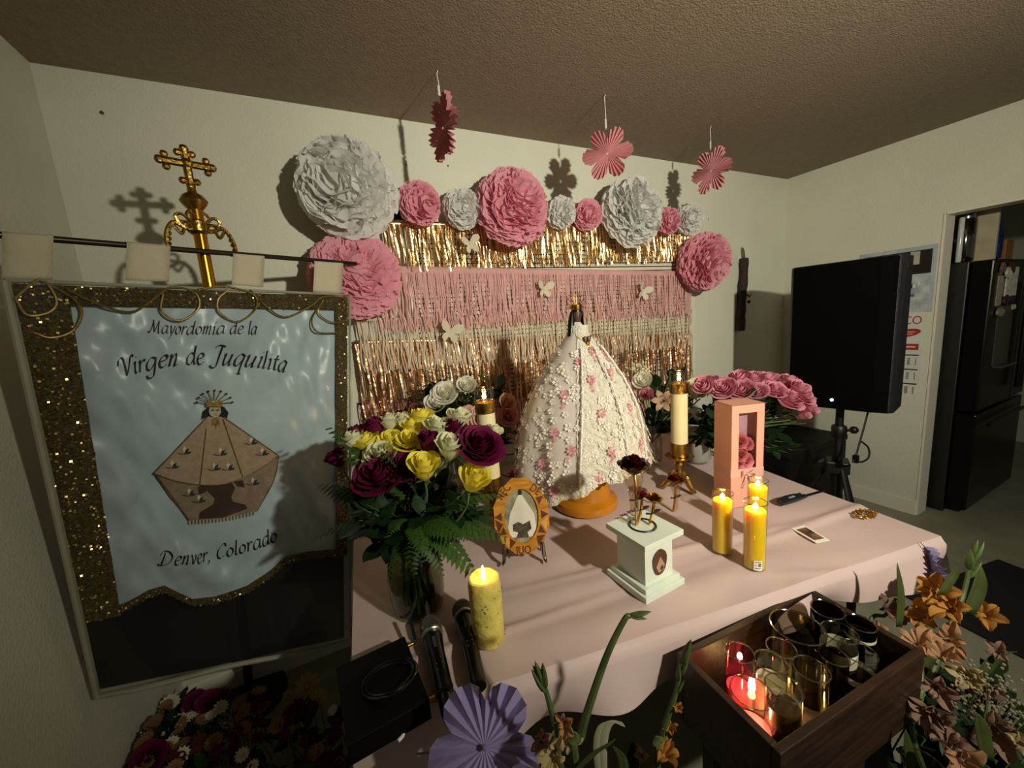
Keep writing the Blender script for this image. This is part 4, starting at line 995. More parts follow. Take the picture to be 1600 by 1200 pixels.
# LED pillar candle
B = onz(765, 1000); t = thing('flameless_candle', 'textured yellowish flameless pillar candle beside the microphones', 'candle', (B.x, B.y, TZ+.003))
rng = random.Random(2); m = MB(); prof2 = [(.034, 0), (.0385, .006), (.038, .05), (.039, .1), (.0385, .15), (.036, .168), (.031, .170), (.024, .164), (.001, .161)]
vs = []; n = 36
m.lathe(prof2, n)
for i, p in enumerate(m.v):
    a = math.atan2(p.y, p.x); k = 1+.035*math.sin(a*3+p.z*40)*math.sin(p.z*60+1)+.02*math.sin(a*7+p.z*90)
    m.v[i] = Vector((p.x*k, p.y*k, p.z))
m.build('wax_body', mat('mottled_wax', '#e2d36e', .5, var=.1, scale=25, bump=.5, bscale=50, sub=.5, subr=.03, col2='#cdbb58'), t)
m = MB()
for i in range(26):
    a = rng.uniform(2.6, 6.0); z = rng.choice((rng.uniform(.09, .14), rng.uniform(.03, .12), rng.uniform(.004, .02))); m.ball((.0395*math.cos(a), .0395*math.sin(a), z), rng.uniform(.001, .0024), 5, sz=.6)
m.build('bark_flecks', mat('grey_flecks', '#6d6348', .8), t)['kind'] = 'stuff'
MB().lathe([(.0035, .160), (.0055, .168), (.0055, .178), (.003, .192), (.0004, .198)], 12).build('plastic_flame', glow('led_flame', '#ffe9a0', 9), t)
lamp('led_light', (0, 0, .20), .10, (1, .8, .35), .006, t)

# statue pictures: octagonal wooden frame
B = onz(820, 880); FX = thing('wooden_photo_frame', 'carved octagonal wooden frame with a holy figure photo on a small easel', 'photo frame', (B.x, B.y, TZ+.003), 0)
yawf = R(-27)
T = Matrix.Rotation(yawf, 4, 'Z')@Matrix.Translation((0, .01, .015))@Matrix.Rotation(R(-16), 4, 'X')
m_wd = mat('honey_wood', '#b77a24', .35, var=.25, scale=18, aniso=(1, 1, 6)); m_wdd = mat('dark_inlay', '#5a2a14', .5, var=.2); m_wdl = mat('light_inlay', '#cf9a45', .4, var=.15)
cxz = (0, .128); rx, rz_ = .092, .124
def oc(k, f, n=12): a = 2*math.pi*(k+.5)/n+math.pi/2; return (cxz[0]+rx*f*math.cos(a), cxz[1]+rz_*f*math.sin(a))
n = 12; outer = []
for i in range(n*4):
    k = i/4; a = 2*math.pi*(k+.5)/n+math.pi/2; f_ = (i % 4)/4; rr = 1-.05*math.sin(math.pi*f_)
    outer.append((cxz[0]+rx*rr*math.cos(a), cxz[1]+rz_*rr*math.sin(a)))
inner = []
for i in range(n*4):
    a = 2*math.pi*(i/4+.5)/n+math.pi/2; inner.append((cxz[0]+rx*.60*math.cos(a), cxz[1]+rz_*.68*math.sin(a)))
m = MB(); N4 = n*4; vs = []
for poly, y in ((outer, -.009), (inner, -.009), (outer, .004), (inner, .004)): vs += [Vector((x, y, z)) for x, z in poly]
fs = []
for i in range(N4):
    j = (i+1) % N4; fs += [(i, j, N4+j, N4+i), (2*N4+i, 3*N4+i, 3*N4+j, 2*N4+j), (i, 2*N4+i, 2*N4+j, j), (N4+i, N4+j, 3*N4+j, 3*N4+i)]
m.add(vs, fs, T); fo = m.build('frame_ring', m_wd, FX, smooth=False, fixn=True)
for k in range(12):
    if k in (0, 11, 5, 6): continue
    a0 = oc(k-.5+.12, .93); a1 = oc(k+.5-.12, .93); b0_ = (cxz[0]+rx*.68*math.cos(2*math.pi*(k+.5)/n+math.pi/2), cxz[1]+rz_*.74*math.sin(2*math.pi*(k+.5)/n+math.pi/2))
    if k in (1, 2, 9, 10): 
        continue
    MB().prism([a0, a1, b0_], -.0098, -.006, T).build('triangle_inlay', m_wdd if k % 2 else m_wdl, fo, smooth=False)
for k in (2.5, 3.5, 4.5, 7.5, 8.5, 9.5):
    p = oc(k-.3, .70); q = oc(k+.3, .70); r_ = oc(k, .94); MB().prism([p, q, r_], -.0098, -.006, T).build('triangle_inlay', m_wdd, fo, smooth=False)
for txt, ang, r_ in (('REC', 42, .84), ('DE', -42, .85), ('JUQ', 180, .86)):
    a = R(90+ang); x = cxz[0]+rx*(r_-.02)*math.cos(a); z = cxz[1]+rz_*r_*math.sin(a)
    o = obj('carved_lettering', text_mesh(txt, .036 if txt != 'JUQ' else .034, m_wdd, .0016), fo)
    tilt = {42: 50, -42: -38, 180: 0}[ang]
    o.matrix_local = T@Matrix.Translation((x, -.0100, z))@Matrix.Rotation(R(-tilt), 4, 'Y')@Matrix.Rotation(R(90), 4, 'X')@Matrix.Scale(.8, 4, (1, 0, 0))
m = MB(); m.prism([(x, z) for x, z in inner], -.003, .002, T); ph = m.build('photo', mat('photo_sky', '#a39a7e', .35, var=.3, scale=30, col2='#6f6a52'), FX, smooth=False)
def flat(poly, y, m_, nm): MB().prism(poly, y-.0004, y, T).build(nm, m_, ph, smooth=False)
flat([(-.006, .192), (.006, .192), (.042, .13), (.046, .085), (.03, .06), (-.038, .06), (-.046, .09), (-.036, .135)], -.0032, mat('photo_gown', '#d8d2c0', .4), 'printed_gown')
flat([(-.006, .205), (.0, .21), (.006, .205), (.006, .192), (-.006, .192)], -.0034, m_hair, 'printed_head')
flat([(-.03, .10), (-.012, .108), (.004, .1), (.026, .11), (.03, .085), (.016, .074), (.02, .058), (-.022, .058), (-.014, .075), (-.03, .08)], -.0036, mat('photo_dark_print', '#4c4334', .4, var=.5, scale=90), 'printed_pedestal')  # dark part of the printed picture
for sx in (-.062, .062):
    m = MB(); m.tube([T@Vector((sx, -.014, .045)), T@Vector((sx, -.026, .012)), T@Vector((sx*1.05, -.018, -.008)), T@Vector((sx*1.1, -.034, -.012))], [.004, .007, .006, .003], 8)
    m.tube([T@Vector((sx, -.016, .03)), T@Vector((sx, .006, .032)), T@Vector((sx, .03, .06)), T@Vector((sx*.9, .055, -.005))], .004, 7); m.build('easel_foot', mat('chrome_stand', '#8d8373', .2, .95, var=.2), FX)
MB().tube([T@Vector((-.062, .03, .06)), T@Vector((.062, .03, .06))], .004, 7).build('easel_rail', MATS['chrome_stand'], FX)

# white pedestal with agate slice
Pc = [onz(1002, 946), onz(947, 905), onz(1070, 908)]; mid = (Pc[1]+Pc[2])/2
rzp = math.atan2(Pc[2].y-Pc[0].y, Pc[2].x-Pc[0].x); wp = (Pc[2]-Pc[0]).length; dp = (Pc[1]-Pc[0]).length; wq = (wp+dp)/2
t = thing('square_pedestal', 'small white square pedestal with an oval brown medallion', 'pedestal', (mid.x, mid.y, TZ+.003), rzp)
m_ped = mat('white_gloss_paint', '#d3dccd', .35, var=.03); hp = .165
MB().box((0, 0, .009), (wq, wq, .018)).build('plinth', m_ped, t, smooth=False, bevel=.0015)
MB().box((0, 0, .025), (wq*.88, wq*.88, .014)).build('plinth_step', m_ped, t, smooth=False, bevel=.0015)
MB().box((0, 0, .085), (wq*.70, wq*.70, .11)).build('shaft', m_ped, t, smooth=False, bevel=.001)
MB().frustum((0, 0, .137), (wq*.72, wq*.72), (wq*.92, wq*.92), .012).build('cornice', m_ped, t, smooth=False)
MB().box((0, 0, .157), (wq*.98, wq*.98, .016)).build('cap', m_ped, t, smooth=False, bevel=.0015)
MB().tube([(.036*math.cos(i*.2618), .036*math.sin(i*.2618)+.004, .166) for i in range(24)], .003, 6, closed=True).build('black_ring', m_black, t)
m = MB(); pol = [(.026*(1+.07*math.sin(a*3))*math.cos(a), .085+.038*(1+.05*math.sin(a*2+1))*math.sin(a)) for a in [i*.3142 for i in range(20)]]
m.prism(pol, -wq*.35-.004, -wq*.35+.001); ag = m.build('agate_medallion', mat('brown_agate', '#4f2a1e', .25, var=.3, scale=60), t, smooth=False)
MB().prism([(.000, .102), (.016, .075), (.012, .060), (-.006, .056), (-.016, .075)], -wq*.35-.0048, -wq*.35-.004).build('picture', mat('beige_print', '#a88a6c', .4), ag, smooth=False)
MB().prism([(.008, .076), (.012, .066), (.004, .060), (-.002, .068)], -wq*.35-.0053, -wq*.35-.0048).build('picture_dark_patch', mat('dark_print', '#3a2620', .4), ag, smooth=False)  # dark part of the print on the medallion
PT = Vector((mid.x, mid.y, TZ+.17))
# gilded roses standing on the pedestal
m_bur = mat('burgundy_lacquer', '#3e0a12', .15, .4, var=.2); m_acr = thin('clear_acrylic', '#f4eddc', .12)
def foil_rose(cx, cy, r, mt, foot, lb, cup=True):
    P = over(cx, cy, foot); t = thing('gilded_rose', lb, 'artificial rose', foot)
    L_ = P-foot
    key = (mt.name, 2); RM.setdefault(key, rose_geo(2, 5, mt))
    o = obj('bloom', RM[key], t, loc=L_, scale=(r, r, r*1.1)); o.rotation_euler = (0.05, .05, 1)
    MB().tube([(0, 0, 0), L_*.5+Vector((.004, 0, 0)), L_-Vector((0, 0, r*.3))], .004, 8).build('gold_stem', m_gold, t)
    MB().tube([(r*1.04*math.cos(i*.2618)*(1+.06*math.sin(i*2)), r*1.04*math.sin(i*.2618)*(1+.06*math.sin(i*2)), L_.z+r*.25+.1*r*math.sin(i*1.6)) for i in range(24)], r*.06, 5, closed=True).build('gilded_rim', m_gold, t)
    if cup: MB().lathe([(r*.3, L_.z*.0+.004), (r*.36, L_.z*.5), (r*.8, L_.z-r*.55), (r*.95, L_.z-r*.25)], 20, (L_.x, L_.y, 0), cap=False).build('acrylic_holder', m_acr, t)
    for s_ in (-1, 1):
        o = obj('leaf', leaf_geo(m_black, .3) if 'gl' not in RM else RM['gl'], t, loc=L_*.45, scale=.03); RM['gl'] = o.data; o.rotation_euler = Vector((s_, -.3, .4)).to_track_quat('Y', 'Z').to_euler()
foil_rose(990, 733, .036, m_bur, PT+Vector((-.014, .012, 0)), 'tall burgundy rose with gilded rim in a clear holder on the pedestal')
foil_rose(1022, 782, .019, m_gold, PT+Vector((.018, -.004, 0)), 'short gold rose on the white pedestal', False)
foil_rose(1003, 775, .014, mat('red_lacquer', '#7d1420', .2, .3), PT+Vector((.004, .022, 0)), 'small red rose behind the gold rose on the pedestal', False)
g = onz(1052, 800); g.z = TZ+.003
foil_rose(1056, 752, .026, mat('rose_red_gilt', '#6d2a25', .2, .5, var=.5, scale=60), g, 'red and gold rose in a clear holder near the brass stand')
# purple beads trailing from the pedestal
m = MB()
for i in range(9):
    p = onz(966+i*3.6, 812-i*1.8+2*math.sin(i*2)); m.ball(p+Vector((0, 0, .006)), .0045, 6)
tag(m.build('purple_ribbon', mat('purple_shine', '#6a3358', .35)), 'short purple beaded ribbon behind the white pedestal', 'ribbon')

# pink gift box with window
Pf = [onz(1141, 796), onz(1117, 779), onz(1191, 781)]
rzb = math.atan2(Pf[2].y-Pf[0].y, Pf[2].x-Pf[0].x); rzb -= R(13); wb = .13; db = .10
hb = over(1153, 630, (Pf[0]+Pf[2])/2).z-TZ
cen = Pf[0]+Vector((math.cos(rzb), math.sin(rzb), 0))*wb/2+Vector((-math.sin(rzb), math.cos(rzb), 0))*db/2
t = thing('gift_box', 'tall peach pink gift box with a window showing pink roses', 'gift box', (cen.x, cen.y, TZ+.003), rzb)
m_gb = mat('peach_card', '#d99a86', .6, var=.03); hx, hy = wb/2, db/2
bx_ = MB(); bx_.box((-hx+.001, 0, hb/2), (.002, db, hb)); bx_.box((hx-.001, 0, hb/2), (.002, db, hb)); bx_.box((0, hy-.001, hb/2), (wb, .002, hb)); bx_.box((0, 0, .001), (wb, db, .002)); bx_.box((0, 0, hb-.001), (wb, db, .002)); bx_.box((0, .0, hb*.36), (wb-.004, db-.004, .002))
bx_.build('box_shell', m_gb, t, smooth=False)
w0, w1, z0, z1 = -hx*.55, hx*.55, hb*.385, hb*.92
fm = MB()
for c, d in ((((-hx+w0)/2, hb/2), (w0+hx, hb)), (((hx+w1)/2, hb/2), (hx-w1, hb)), ((0, z0/2), (w1-w0, z0)), ((0, (z1+hb)/2), (w1-w0, hb-z1))):
    fm.box((c[0], -hy+.001, c[1]), (d[0], .002, d[1]))
fm.build('front_panel', m_gb, t, smooth=False)
MB().box((0, -hy+.003, (z0+z1)/2), (w1-w0+.006, .0006, z1-z0+.006)).build('window_film', thin('clear_film', '#f6f2f0', .05), t, smooth=False)
MB().box((0, -hy*.05, (z0+z1)/2), (wb-.006, .002, z1-z0)).build('lilac_lining', paper('lilac_lining', '#cfa9c2', .1), t, smooth=False)
rb = MB(); rb.box((0, -hy-.0008, hb*.345), (wb+.002, .0012, .032)); rb.box((-hx-.0008, 0, hb*.345), (.0012, db, .032)); rb.box((hx+.0008, 0, hb*.345), (.0012, db, .032)); m_rib = paper('sheer_pink_ribbon', '#e3b6a8', .3)
rb.build('ribbon', m_rib, t, smooth=False)
bw = MB()
for s_ in (-1, 1):
    bw.sheet(lambda u, v: Vector((s_*.028*math.sin(math.pi*u)*(.6+.4*math.cos(math.pi*u*.5)), -hy-.004-.010*math.sin(2*math.pi*u), hb*.33+.012*math.sin(2*math.pi*u)*1.0+(v-.5)*.016*(.3+math.sin(math.pi*u)))), 12, 3)
    bw.sheet(lambda u, v: Vector((s_*(.004+.016*u)+(v-.5)*.010, -hy-.004-.003*math.sin(u*5), hb*.33-.055*u)), 6, 2)
bw.ball((0, -hy-.006, hb*.33), .006, 8); bw.build('bow', m_rib, t, solid=.0008)
for i, (x, z, r) in enumerate(((-.012, hb*.63, .024), (.014, hb*.60, .020), (-.012, hb*.50, .022), (.006, hb*.44, .024), (-.018, hb*.43, .018))):
    key = (m_fpk.name, 2); RM.setdefault(key, rose_geo(2, 9, m_fpk))
    W0 = Matrix.Rotation(rzb, 3, 'Z')@Vector((x, -hy*.48-.002*i, z))+Vector((cen.x, cen.y, TZ+.003))
    tt_ = thing('soap_rose', ['pink soap rose highest left inside the gift box', 'pink soap rose highest right inside the gift box', 'pink soap rose in the middle inside the gift box', 'pink soap rose lowest right inside the gift box', 'pink soap rose lowest left inside the gift box'][i], 'rose', W0, rzb, 'roses inside the gift box')
    o = obj('bloom', RM[key], tt_, scale=r); o.rotation_euler = (R(65), 0, 0)
    MB().tube([(0, .004, 0), (0, .012, -.02), (0, .012, hb*.37-z)], .002, 5).build('stem', m_stem, tt_)
    o = obj('leaf', LEAF['g'], tt_, loc=(.01, .0, -.008), scale=.028); o.rotation_euler = Vector((1, -.4, -.3)).to_track_quat('Y', 'Z').to_euler()

# lighter, card, trinkets
a = onz(1216, 793); b = onz(1288, 772); d = (b-a); Lh = d.length; t = thing('utility_lighter', 'black long-nosed lighter lying on the right of the table', 'lighter', (a.x, a.y, TZ+.006), math.atan2(d.y, d.x))
MB().tube([(0, 0, .012), (Lh*.03, 0, .013), (Lh*.18, 0, .015), (Lh*.36, 0, .014), (Lh*.5, 0, .010), (Lh*.58, 0, .009)], [.004, .014, .0165, .0155, .010, .007], 14).build('handle', mat('navy_black_plastic', '#14181d', .25, var=.2), t)
MB().tube([(Lh*.56, 0, .009), (Lh, 0, .009)], .0045, 10).build('nozzle', m_blackm, t)
MB().box((Lh*.22, -.006, .028), (.03, .012, .003)).build('label_strip', mat('grey_label', '#7d8790', .4), t, smooth=False)
MB().box((Lh*.42, 0, .024), (.022, .008, .008)).build('trigger', m_black, t, smooth=False, bevel=.002)
qd = [onz(1236, 827, TZ+.004), onz(1257, 822, TZ+.004), onz(1297, 846, TZ+.004), onz(1276, 850, TZ+.004)]
t = thing('photo_card', 'white-bordered photo card lying on the pink cloth', 'photo card', sum(qd, Vector())/4)
def qmesh(f, dz): 
    c = sum(qd, Vector())/4; P = [c+(p-c)*f+Vector((0, 0, dz)) for p in qd]; return MB().add(P, [(0, 1, 2, 3)])
qmesh(1, .003).build('card', m_white, t, world=True, smooth=False, solid=.0008); qmesh(.72, .0045).build('picture', mat('photo_print', '#2a1a16', .3, var=.6, scale=25, col2='#8a6a4e'), t, world=True, smooth=False, solid=.0004)
c = onz(1351, 808); t = thing('rosary_beads', 'little heap of gold beads near the right table edge', 'beads', (c.x, c.y, TZ+.004)); rng = random.Random(4)
ch_ = MB(); pts = []
for i in range(46):
    a = i*.9; r = .012+.02*abs(math.sin(i*.37)); pts.append(Vector((1.35*r*math.cos(a)+.012*math.sin(i*.2), .8*r*math.sin(a), .005+.003*(i % 3))))
bm_ = MB()
for p in pts: bm_.ball(p, .0036, 6)
bm_.build('gold_beads', m_gold, t)['kind'] = 'stuff'; ch_.tube(smoothpts(pts, 2), .0008, 4).build('chain', m_gold, t)
MB().box((.04, -.004, .004), (.022, .004, .003), .3).box((.043, -.002, .004), (.005, .016, .003), .3).build('cross_pendant', m_gold, t, smooth=False)
# ================================================================ SOUND GEAR ON THE TABLE
qz = TZ+.05
c0 = onz(632, 993, qz); c1 = onz(671, 1092, qz); e = (c1-c0); ex = Vector((e.y, -e.x, 0)).normalized()   # ex points away to the left
if ex.x > 0: ex = -ex
wdt = .15; rzc = math.atan2(e.y, e.x)
cc = (c0+c1)/2+ex*wdt/2
t = thing('wireless_receiver', 'flat black wireless receiver box at the left front table corner', 'receiver', (cc.x, cc.y, TZ+.003), rzc)
Lc = e.length
MB().box((0, 0, .0235), (Lc, wdt, .045)).build('body', mat('receiver_black', '#040404', .6, var=.1, spec=.2), t, smooth=False, bevel=.002)
sy = 1 if (Matrix.Rotation(-rzc, 3, 'Z')@(-ex)).y > 0 else -1
for k, x in enumerate((-Lc*.42, Lc*.42)):
    MB().tube([(x, sy*wdt/2, .03), (x, sy*(wdt/2+.014), .03)], .005, 10).tube([(x, sy*(wdt/2+.002), .03), (x, sy*(wdt/2+.005), .03)], .0068, 10).build('gold_connector', m_gold, t)
    dx = -.06 if k == 0 else .01
    MB().tube([(x, sy*(wdt/2+.014), .03), (x, sy*(wdt/2+.02), .033), (x+dx*.3, sy*(wdt/2+.022), .036), (x+dx, sy*(wdt/2+(.026 if k == 0 else .05)), .045)], .0042, 8).build('antenna', m_black, t)
rng = random.Random(8); pts = []
for i in range(70):
    a = i*.36; r = .05+.005*math.sin(i*.21); pts.append(Vector((r*.8*math.cos(a)+.01, r*math.sin(a)+sy*.02, .053+.0012*(i//17)+.002*math.sin(a*2))))
cb_ = MB().tube(pts, .0028, 7).build('power_cable', mat('cable_black', '#0c0c0c', .22, var=.1)); cb_.location = t.location; cb_.rotation_euler = t.rotation_euler
tag(cb_, 'coiled black cable lying on the receiver box', 'cable')
def mic(h, tl, lb):
    a = onz(*h, TZ+.02); b = onz(*tl, TZ+.02); d = a-b; Lm = d.length
    t = thing('microphone', lb, 'microphone', (b.x, b.y, TZ+.004), math.atan2(d.y, d.x))
    rx = Matrix.Rotation(R(90), 4, 'Y')
    def T_(z): return Matrix.Translation((0, 0, z))@rx
    MB().lathe([(.001, .0), (.015, .003), (.017, .012), (.0175, Lm*.3), (.019, Lm*.6), (.0225, Lm*.76), (.0225, Lm*.80)], 22, T=T_(.023)).build('handle', mat('mic_black', '#0a0a0a', .28, var=.1), t)
    MB().lathe([(.024, Lm*.795), (.0255, Lm*.80), (.0255, Lm*.825), (.024, Lm*.83)], 24, T=T_(.026)).build('collar_ring', mat('silver_ring', '#b5b1a0', .3, .9), t)
    MB().lathe([(.024, Lm*.83), (.0265, Lm*.87), (.0265, Lm*.93), (.022, Lm*.975), (.012, Lm*.996), (.001, Lm)], 24, T=T_(.026)).build('grille', mat('mesh_grille', '#6a675c', .4, .8, var=.6, scale=500, bump=1, bscale=700), t)
    for k in range(5): MB().ball((Lm*(.38+.055*(k//2)), (-.006, .006)[k % 2], .041), .002, 6).build('button', mat('grey_button', '#3a3a3a', .4), t)
    MB().box((Lm*.66, 0, .044), (.03, .008, .003)).build('display', mat('grey_display', '#3b3d3f', .2), t, smooth=False)
mic((671, 976), (706, 1128), 'black microphone with grey grille, touching the receiver box')
mic((721, 950), (750, 1080), 'black microphone lying nearer the yellowish pillar candle')
P = [onz(x, y, TZ+.006) for x, y in ((617, 1155), (627, 1147), (633, 1162), (632, 1172), (627, 1180), (616, 1183))]
# (this end hangs just over the table front)
o = MB().tube(smoothpts([onz(x, y, TZ+.006) for x, y in ((612, 1133), (622, 1126), (629, 1136), (630, 1148), (622, 1158))], 5), .0035, 7).build('plastic_hook', m_white)
tag(o, 'small white curved plastic hook at the front left table edge', 'hook')

# ================================================================ LILAC ROSETTES
P1 = atd(757, 1168, .645); t = thing('paper_rosette', 'lilac folded paper rosette facing up at the table front', 'paper rosette', P1, 0, 'lilac rosettes along the table front')
q = (CAM-P1).normalized()
o = rosette(.095, 5, 4, .013, .62).build('folded_petals', m_lil, t, smooth=False, solid=.0006); o.rotation_euler = (Quaternion((0, 0, 1), 0)@(-q).to_track_quat('Y', 'Z')@Quaternion((0, 1, 0), R(-8))).to_euler()
MB().tube([Vector((0, 0, 0))+q*.008, atd(650, 1178, .69)-P1], .0016, 6).build('stick', mat('wire_silver', '#8b877b', .3, .7), t)
MB().ball(q*.012, .005, 8).build('centre', mat('lilac_dark', '#6f6690', .6), t)
P2 = onz(1436, 893, .665)+Vector((.02, -.02, 0)); t = thing('paper_rosette', 'lilac folded paper rosette hanging edge-on at the right table corner', 'paper rosette', P2, 0, 'lilac rosettes along the table front')
o = rosette(.078, 5, 6, .010, .62).build('folded_petals', m_lil, t, smooth=False, solid=.0006); o.rotation_euler = (0, R(20), R(38))
MB().tube([(0, .004, .06), (0, .03, .085)], .0012, 5).build('wire', MATS['wire_silver'], t)

# ================================================================ CANDLE BOX IN FRONT
cz = .72
kL, kF, kR = onz(1071, 1042, cz), onz(1220, 1180, cz), onz(1446, 1018, cz)
exv = (kR-kF); Lx = exv.length; rzk = math.atan2(exv.y, exv.x); Ly = .235; eyv = Vector((-math.sin(rzk), math.cos(rzk), 0))
kc_ = kF+exv/2+eyv*Ly/2; bh = .17
t = thing('wooden_tray_box', 'dark wooden open box full of glass candle jars', 'box', (kc_.x, kc_.y, cz-bh), rzk)
m_dw = mat('dark_walnut', '#2e1d13', .4, var=.35, scale=10, aniso=(1, 8, 8), bump=.1)
for nm, c, d in (('side_board', (0, -Ly/2+.008, bh/2), (Lx, .016, bh)), ('side_board', (0, Ly/2-.008, bh/2), (Lx, .016, bh)), ('end_board', (-Lx/2+.008, 0, bh/2), (.016, Ly-.032, bh)), ('end_board', (Lx/2-.008, 0, bh/2), (.016, Ly-.032, bh)), ('bottom_board', (0, 0, .006), (Lx-.03, Ly-.03, .012))):
    MB().box(c, d).build(nm, m_dw, t, smooth=False, bevel=.002)
st2 = thing('low_stool', 'low black stool holding the dark wooden candle box', 'stool', (kc_.x, kc_.y, 0), rzk)
MB().box((0, 0, cz-bh-.018), (Lx*.8, Ly*.85, .03)).build('seat', m_black, st2, smooth=False, bevel=.004)
for a in (-1, 1):
    for b in (-1, 1): MB().box((a*Lx*.34, b*Ly*.36, (cz-bh-.033)/2), (.03, .03, cz-bh-.033)).build('leg', m_black, st2, smooth=False)
jars = [(1156, 1017, 20, 'pk', .19, 'pink glass candle jar at the back left of the wooden box'), (1163, 1086, 30, 'lit', .165, 'wide clear jar with a lit pink candle in the box'), (1205, 1032, 22, 'wx', .19, 'clear jar with white wax inside, beside the pink jar'), (1221, 1010, 20, 'cl', .19, 'empty clear jar behind the one with white wax'), (1225, 1072, 25, 'br', .18, 'clear jar with brown wax left, front of the wooden box'), (1268, 1043, 24, 'lb', .185, 'clear jar with a torn paper label in the box middle'), (1246, 977, 36, 'sm', .19, 'largest sooty glass jar at the back of the box'), (1312, 986, 23, 'wb', .185, 'clear jar with a white band inside the box'), (1342, 1017, 24, 'bl', .18, 'clear jar with a blue and white label'), (1303, 1023, 19, 'dk', .17, 'short dark amber jar between the labelled jars'), (1293, 950, 21, 'dk', .19, 'dark glass jar at the far back of the box'), (1345, 972, 19, 'dk', .18, 'dark jar with pale rim at the right back of the box')]
m_glj = thin('jar_glass', '#e6e4d8', .09); m_dkj = thin('dark_jar_glass', '#5c4c34', .10); m_pkj = thin('pink_jar_glass', '#f2a3ae', .08)
def jwax(t, r, z0, z1, m_): MB().lathe([(.001, z0), (r-.003, z0), (r-.003, z1-.004), (r-.006, z1-.006), (.001, z1-.008)], 24).build('wax', m_, t)
for i, (x, y, hw, kd, hj, lb) in enumerate(jars):
    z0 = cz-bh+.014; P = onz(x, y, z0+hj); r = hw*depth(P)/F
    loc = Matrix.Rotation(-rzk, 3, 'Z')@(P-kc_); loc.x = max(-Lx/2+.018+r, min(Lx/2-.018-r, loc.x)); loc.y = max(-Ly/2+.018+r, min(Ly/2-.018-r, loc.y)); P2_ = Matrix.Rotation(rzk, 3, 'Z')@loc+kc_
    t = thing('glass_candle_jar', lb, 'candle jar', (P2_.x, P2_.y, z0), 0, 'candle jars in the wooden box')
    g = {'pk': m_pkj, 'dk': m_dkj, 'sm': thin('smoky_glass', '#8a8472', .1)}.get(kd, m_glj)
    MB().lathe([(.001, .001), (r*.9, .001), (r, .006), (r, hj-.012), (r-.001, hj-.005)], 28, cap=False).build('glass_wall', g, t)
    MB().tube([(r*math.cos(k*.2244), r*math.sin(k*.2244), hj-.003) for k in range(28)], .0017, 6, closed=True).build('rim', thin('rim_glass', '#d8d2bd', .35, .1), t)
    if kd == 'pk': jwax(t, r, .004, hj*.55, mat('pink_wax', '#e67a8c', .4, sub=.5, subr=.03)); lamp('candle_light', (0, 0, hj*.45+.04), .10, (1, .35, .35), .006, t)
    if kd == 'lit':
        jwax(t, r, .004, hj*.5, mat('pink_wax', '#e67a8c', .4, sub=.5, subr=.03)); flame(t, hj*.5-.006, .024, .007); lamp('candle_light', (0, 0, hj*.5+.016), .35, (1, .5, .3), .007, t)
    if kd == 'wx': jwax(t, r, .004, hj*.78, mat('white_wax', '#d9cfae', .45, sub=.3, subr=.02)); 
    if kd == 'br': jwax(t, r, hj*.0+.004, hj*.15, mat('brown_wax', '#4a3516', .4)); jwax(t, r, hj*.55, hj*.78, MATS['brown_wax'])
    if kd == 'cl': jwax(t, r, .004, hj*.2, m_wax); flame(t, hj*.2-.006, .02, .006); lamp('candle_light', (0, 0, hj*.2+.014), .25, (1, .65, .3), .007, t)
    if kd == 'dk': jwax(t, r, .004, hj*.4, mat('dark_wax', '#2a2216', .5))
    if kd == 'sm': jwax(t, r, .004, hj*.35, mat('grey_wax', '#8e8668', .5))
    def band(a0, a1, v0, v1, m_, nm, rr=1.02):
        MB().sheet(lambda u, v: Vector((r*rr*math.cos(a0+(a1-a0)*u), r*rr*math.sin(a0+(a1-a0)*u), hj*(v0+(v1-v0)*v))), 24, 2).build(nm, m_, t)
    if kd == 'wb': band(0, 6.283, .62, .80, m_white, 'white_band'); band(0, 6.283, .05, .62, mat('navy_paper', '#1d2436', .5), 'label')
    if kd == 'bl':
        band(0, 6.283, .64, .72, m_white, 'white_band'); band(0, 6.283, .05, .64, mat('blue_label', '#34507a', .5, var=.2), 'label')
        a = math.atan2(-P.y, -P.x); MB().tube([Vector((r*1.04*math.cos(a+.33*math.cos(k*.5236)), r*1.04*math.sin(a+.33*math.cos(k*.5236)), hj*.42+.014*math.sin(k*.5236))) for k in range(12)], .0016, 6, closed=True).build('label_emblem', m_white, t)
    if kd == 'lb':
        a = math.atan2(-P.y, -P.x); band(a-1.2, a+1.6, .35, .62, paper('torn_label', '#b7b0a0', .2, .3, 60), 'torn_label'); band(a-1.0, a+.9, .04, .36, mat('rose_print', '#8a4a4a', .5, var=.6, scale=60, col2='#c9a59a'), 'label_print')
    if kd == 'dk' and i == 11: band(0, 6.283, .8, .84, m_crm, 'pale_band')
# one more glass at the lower right among the flowers
P = atd(1443, 1195, .80); o = thing('drinking_glass', 'clear glass rim at the bottom right among flowers', 'glass', P-Vector((0, 0, .12)))
MB().lathe([(.024, 0), (.026, .004), (.034, .12)], 28, cap=False).build('glass_wall', m_glj, o); MB().tube([(.034*math.cos(k*.2244), .034*math.sin(k*.2244), .12) for k in range(28)], .0016, 6, closed=True).build('rim', MATS['rim_glass'], o)
MB().lathe([(.001, .001), (.024, .001), (.024, .005), (.001, .006)], 20).build('foot', m_glj, o)
GP = P-Vector((0, 0, .12))
o = thing('flower_crate', 'small dark crate under the glass at the bottom right', 'crate', (GP.x, GP.y, 0))
for dx, dy, sx, sy_ in ((0, -.07, .16, .012), (0, .07, .16, .012), (-.074, 0, .012, .128), (.074, 0, .012, .128)): MB().box((dx, dy, GP.z/2-.006), (sx, sy_, GP.z-.014)).build('board', m_dw, o, smooth=False)
MB().box((0, 0, GP.z-.007), (.16, .152, .012)).build('top_board', m_dw, o, smooth=False)

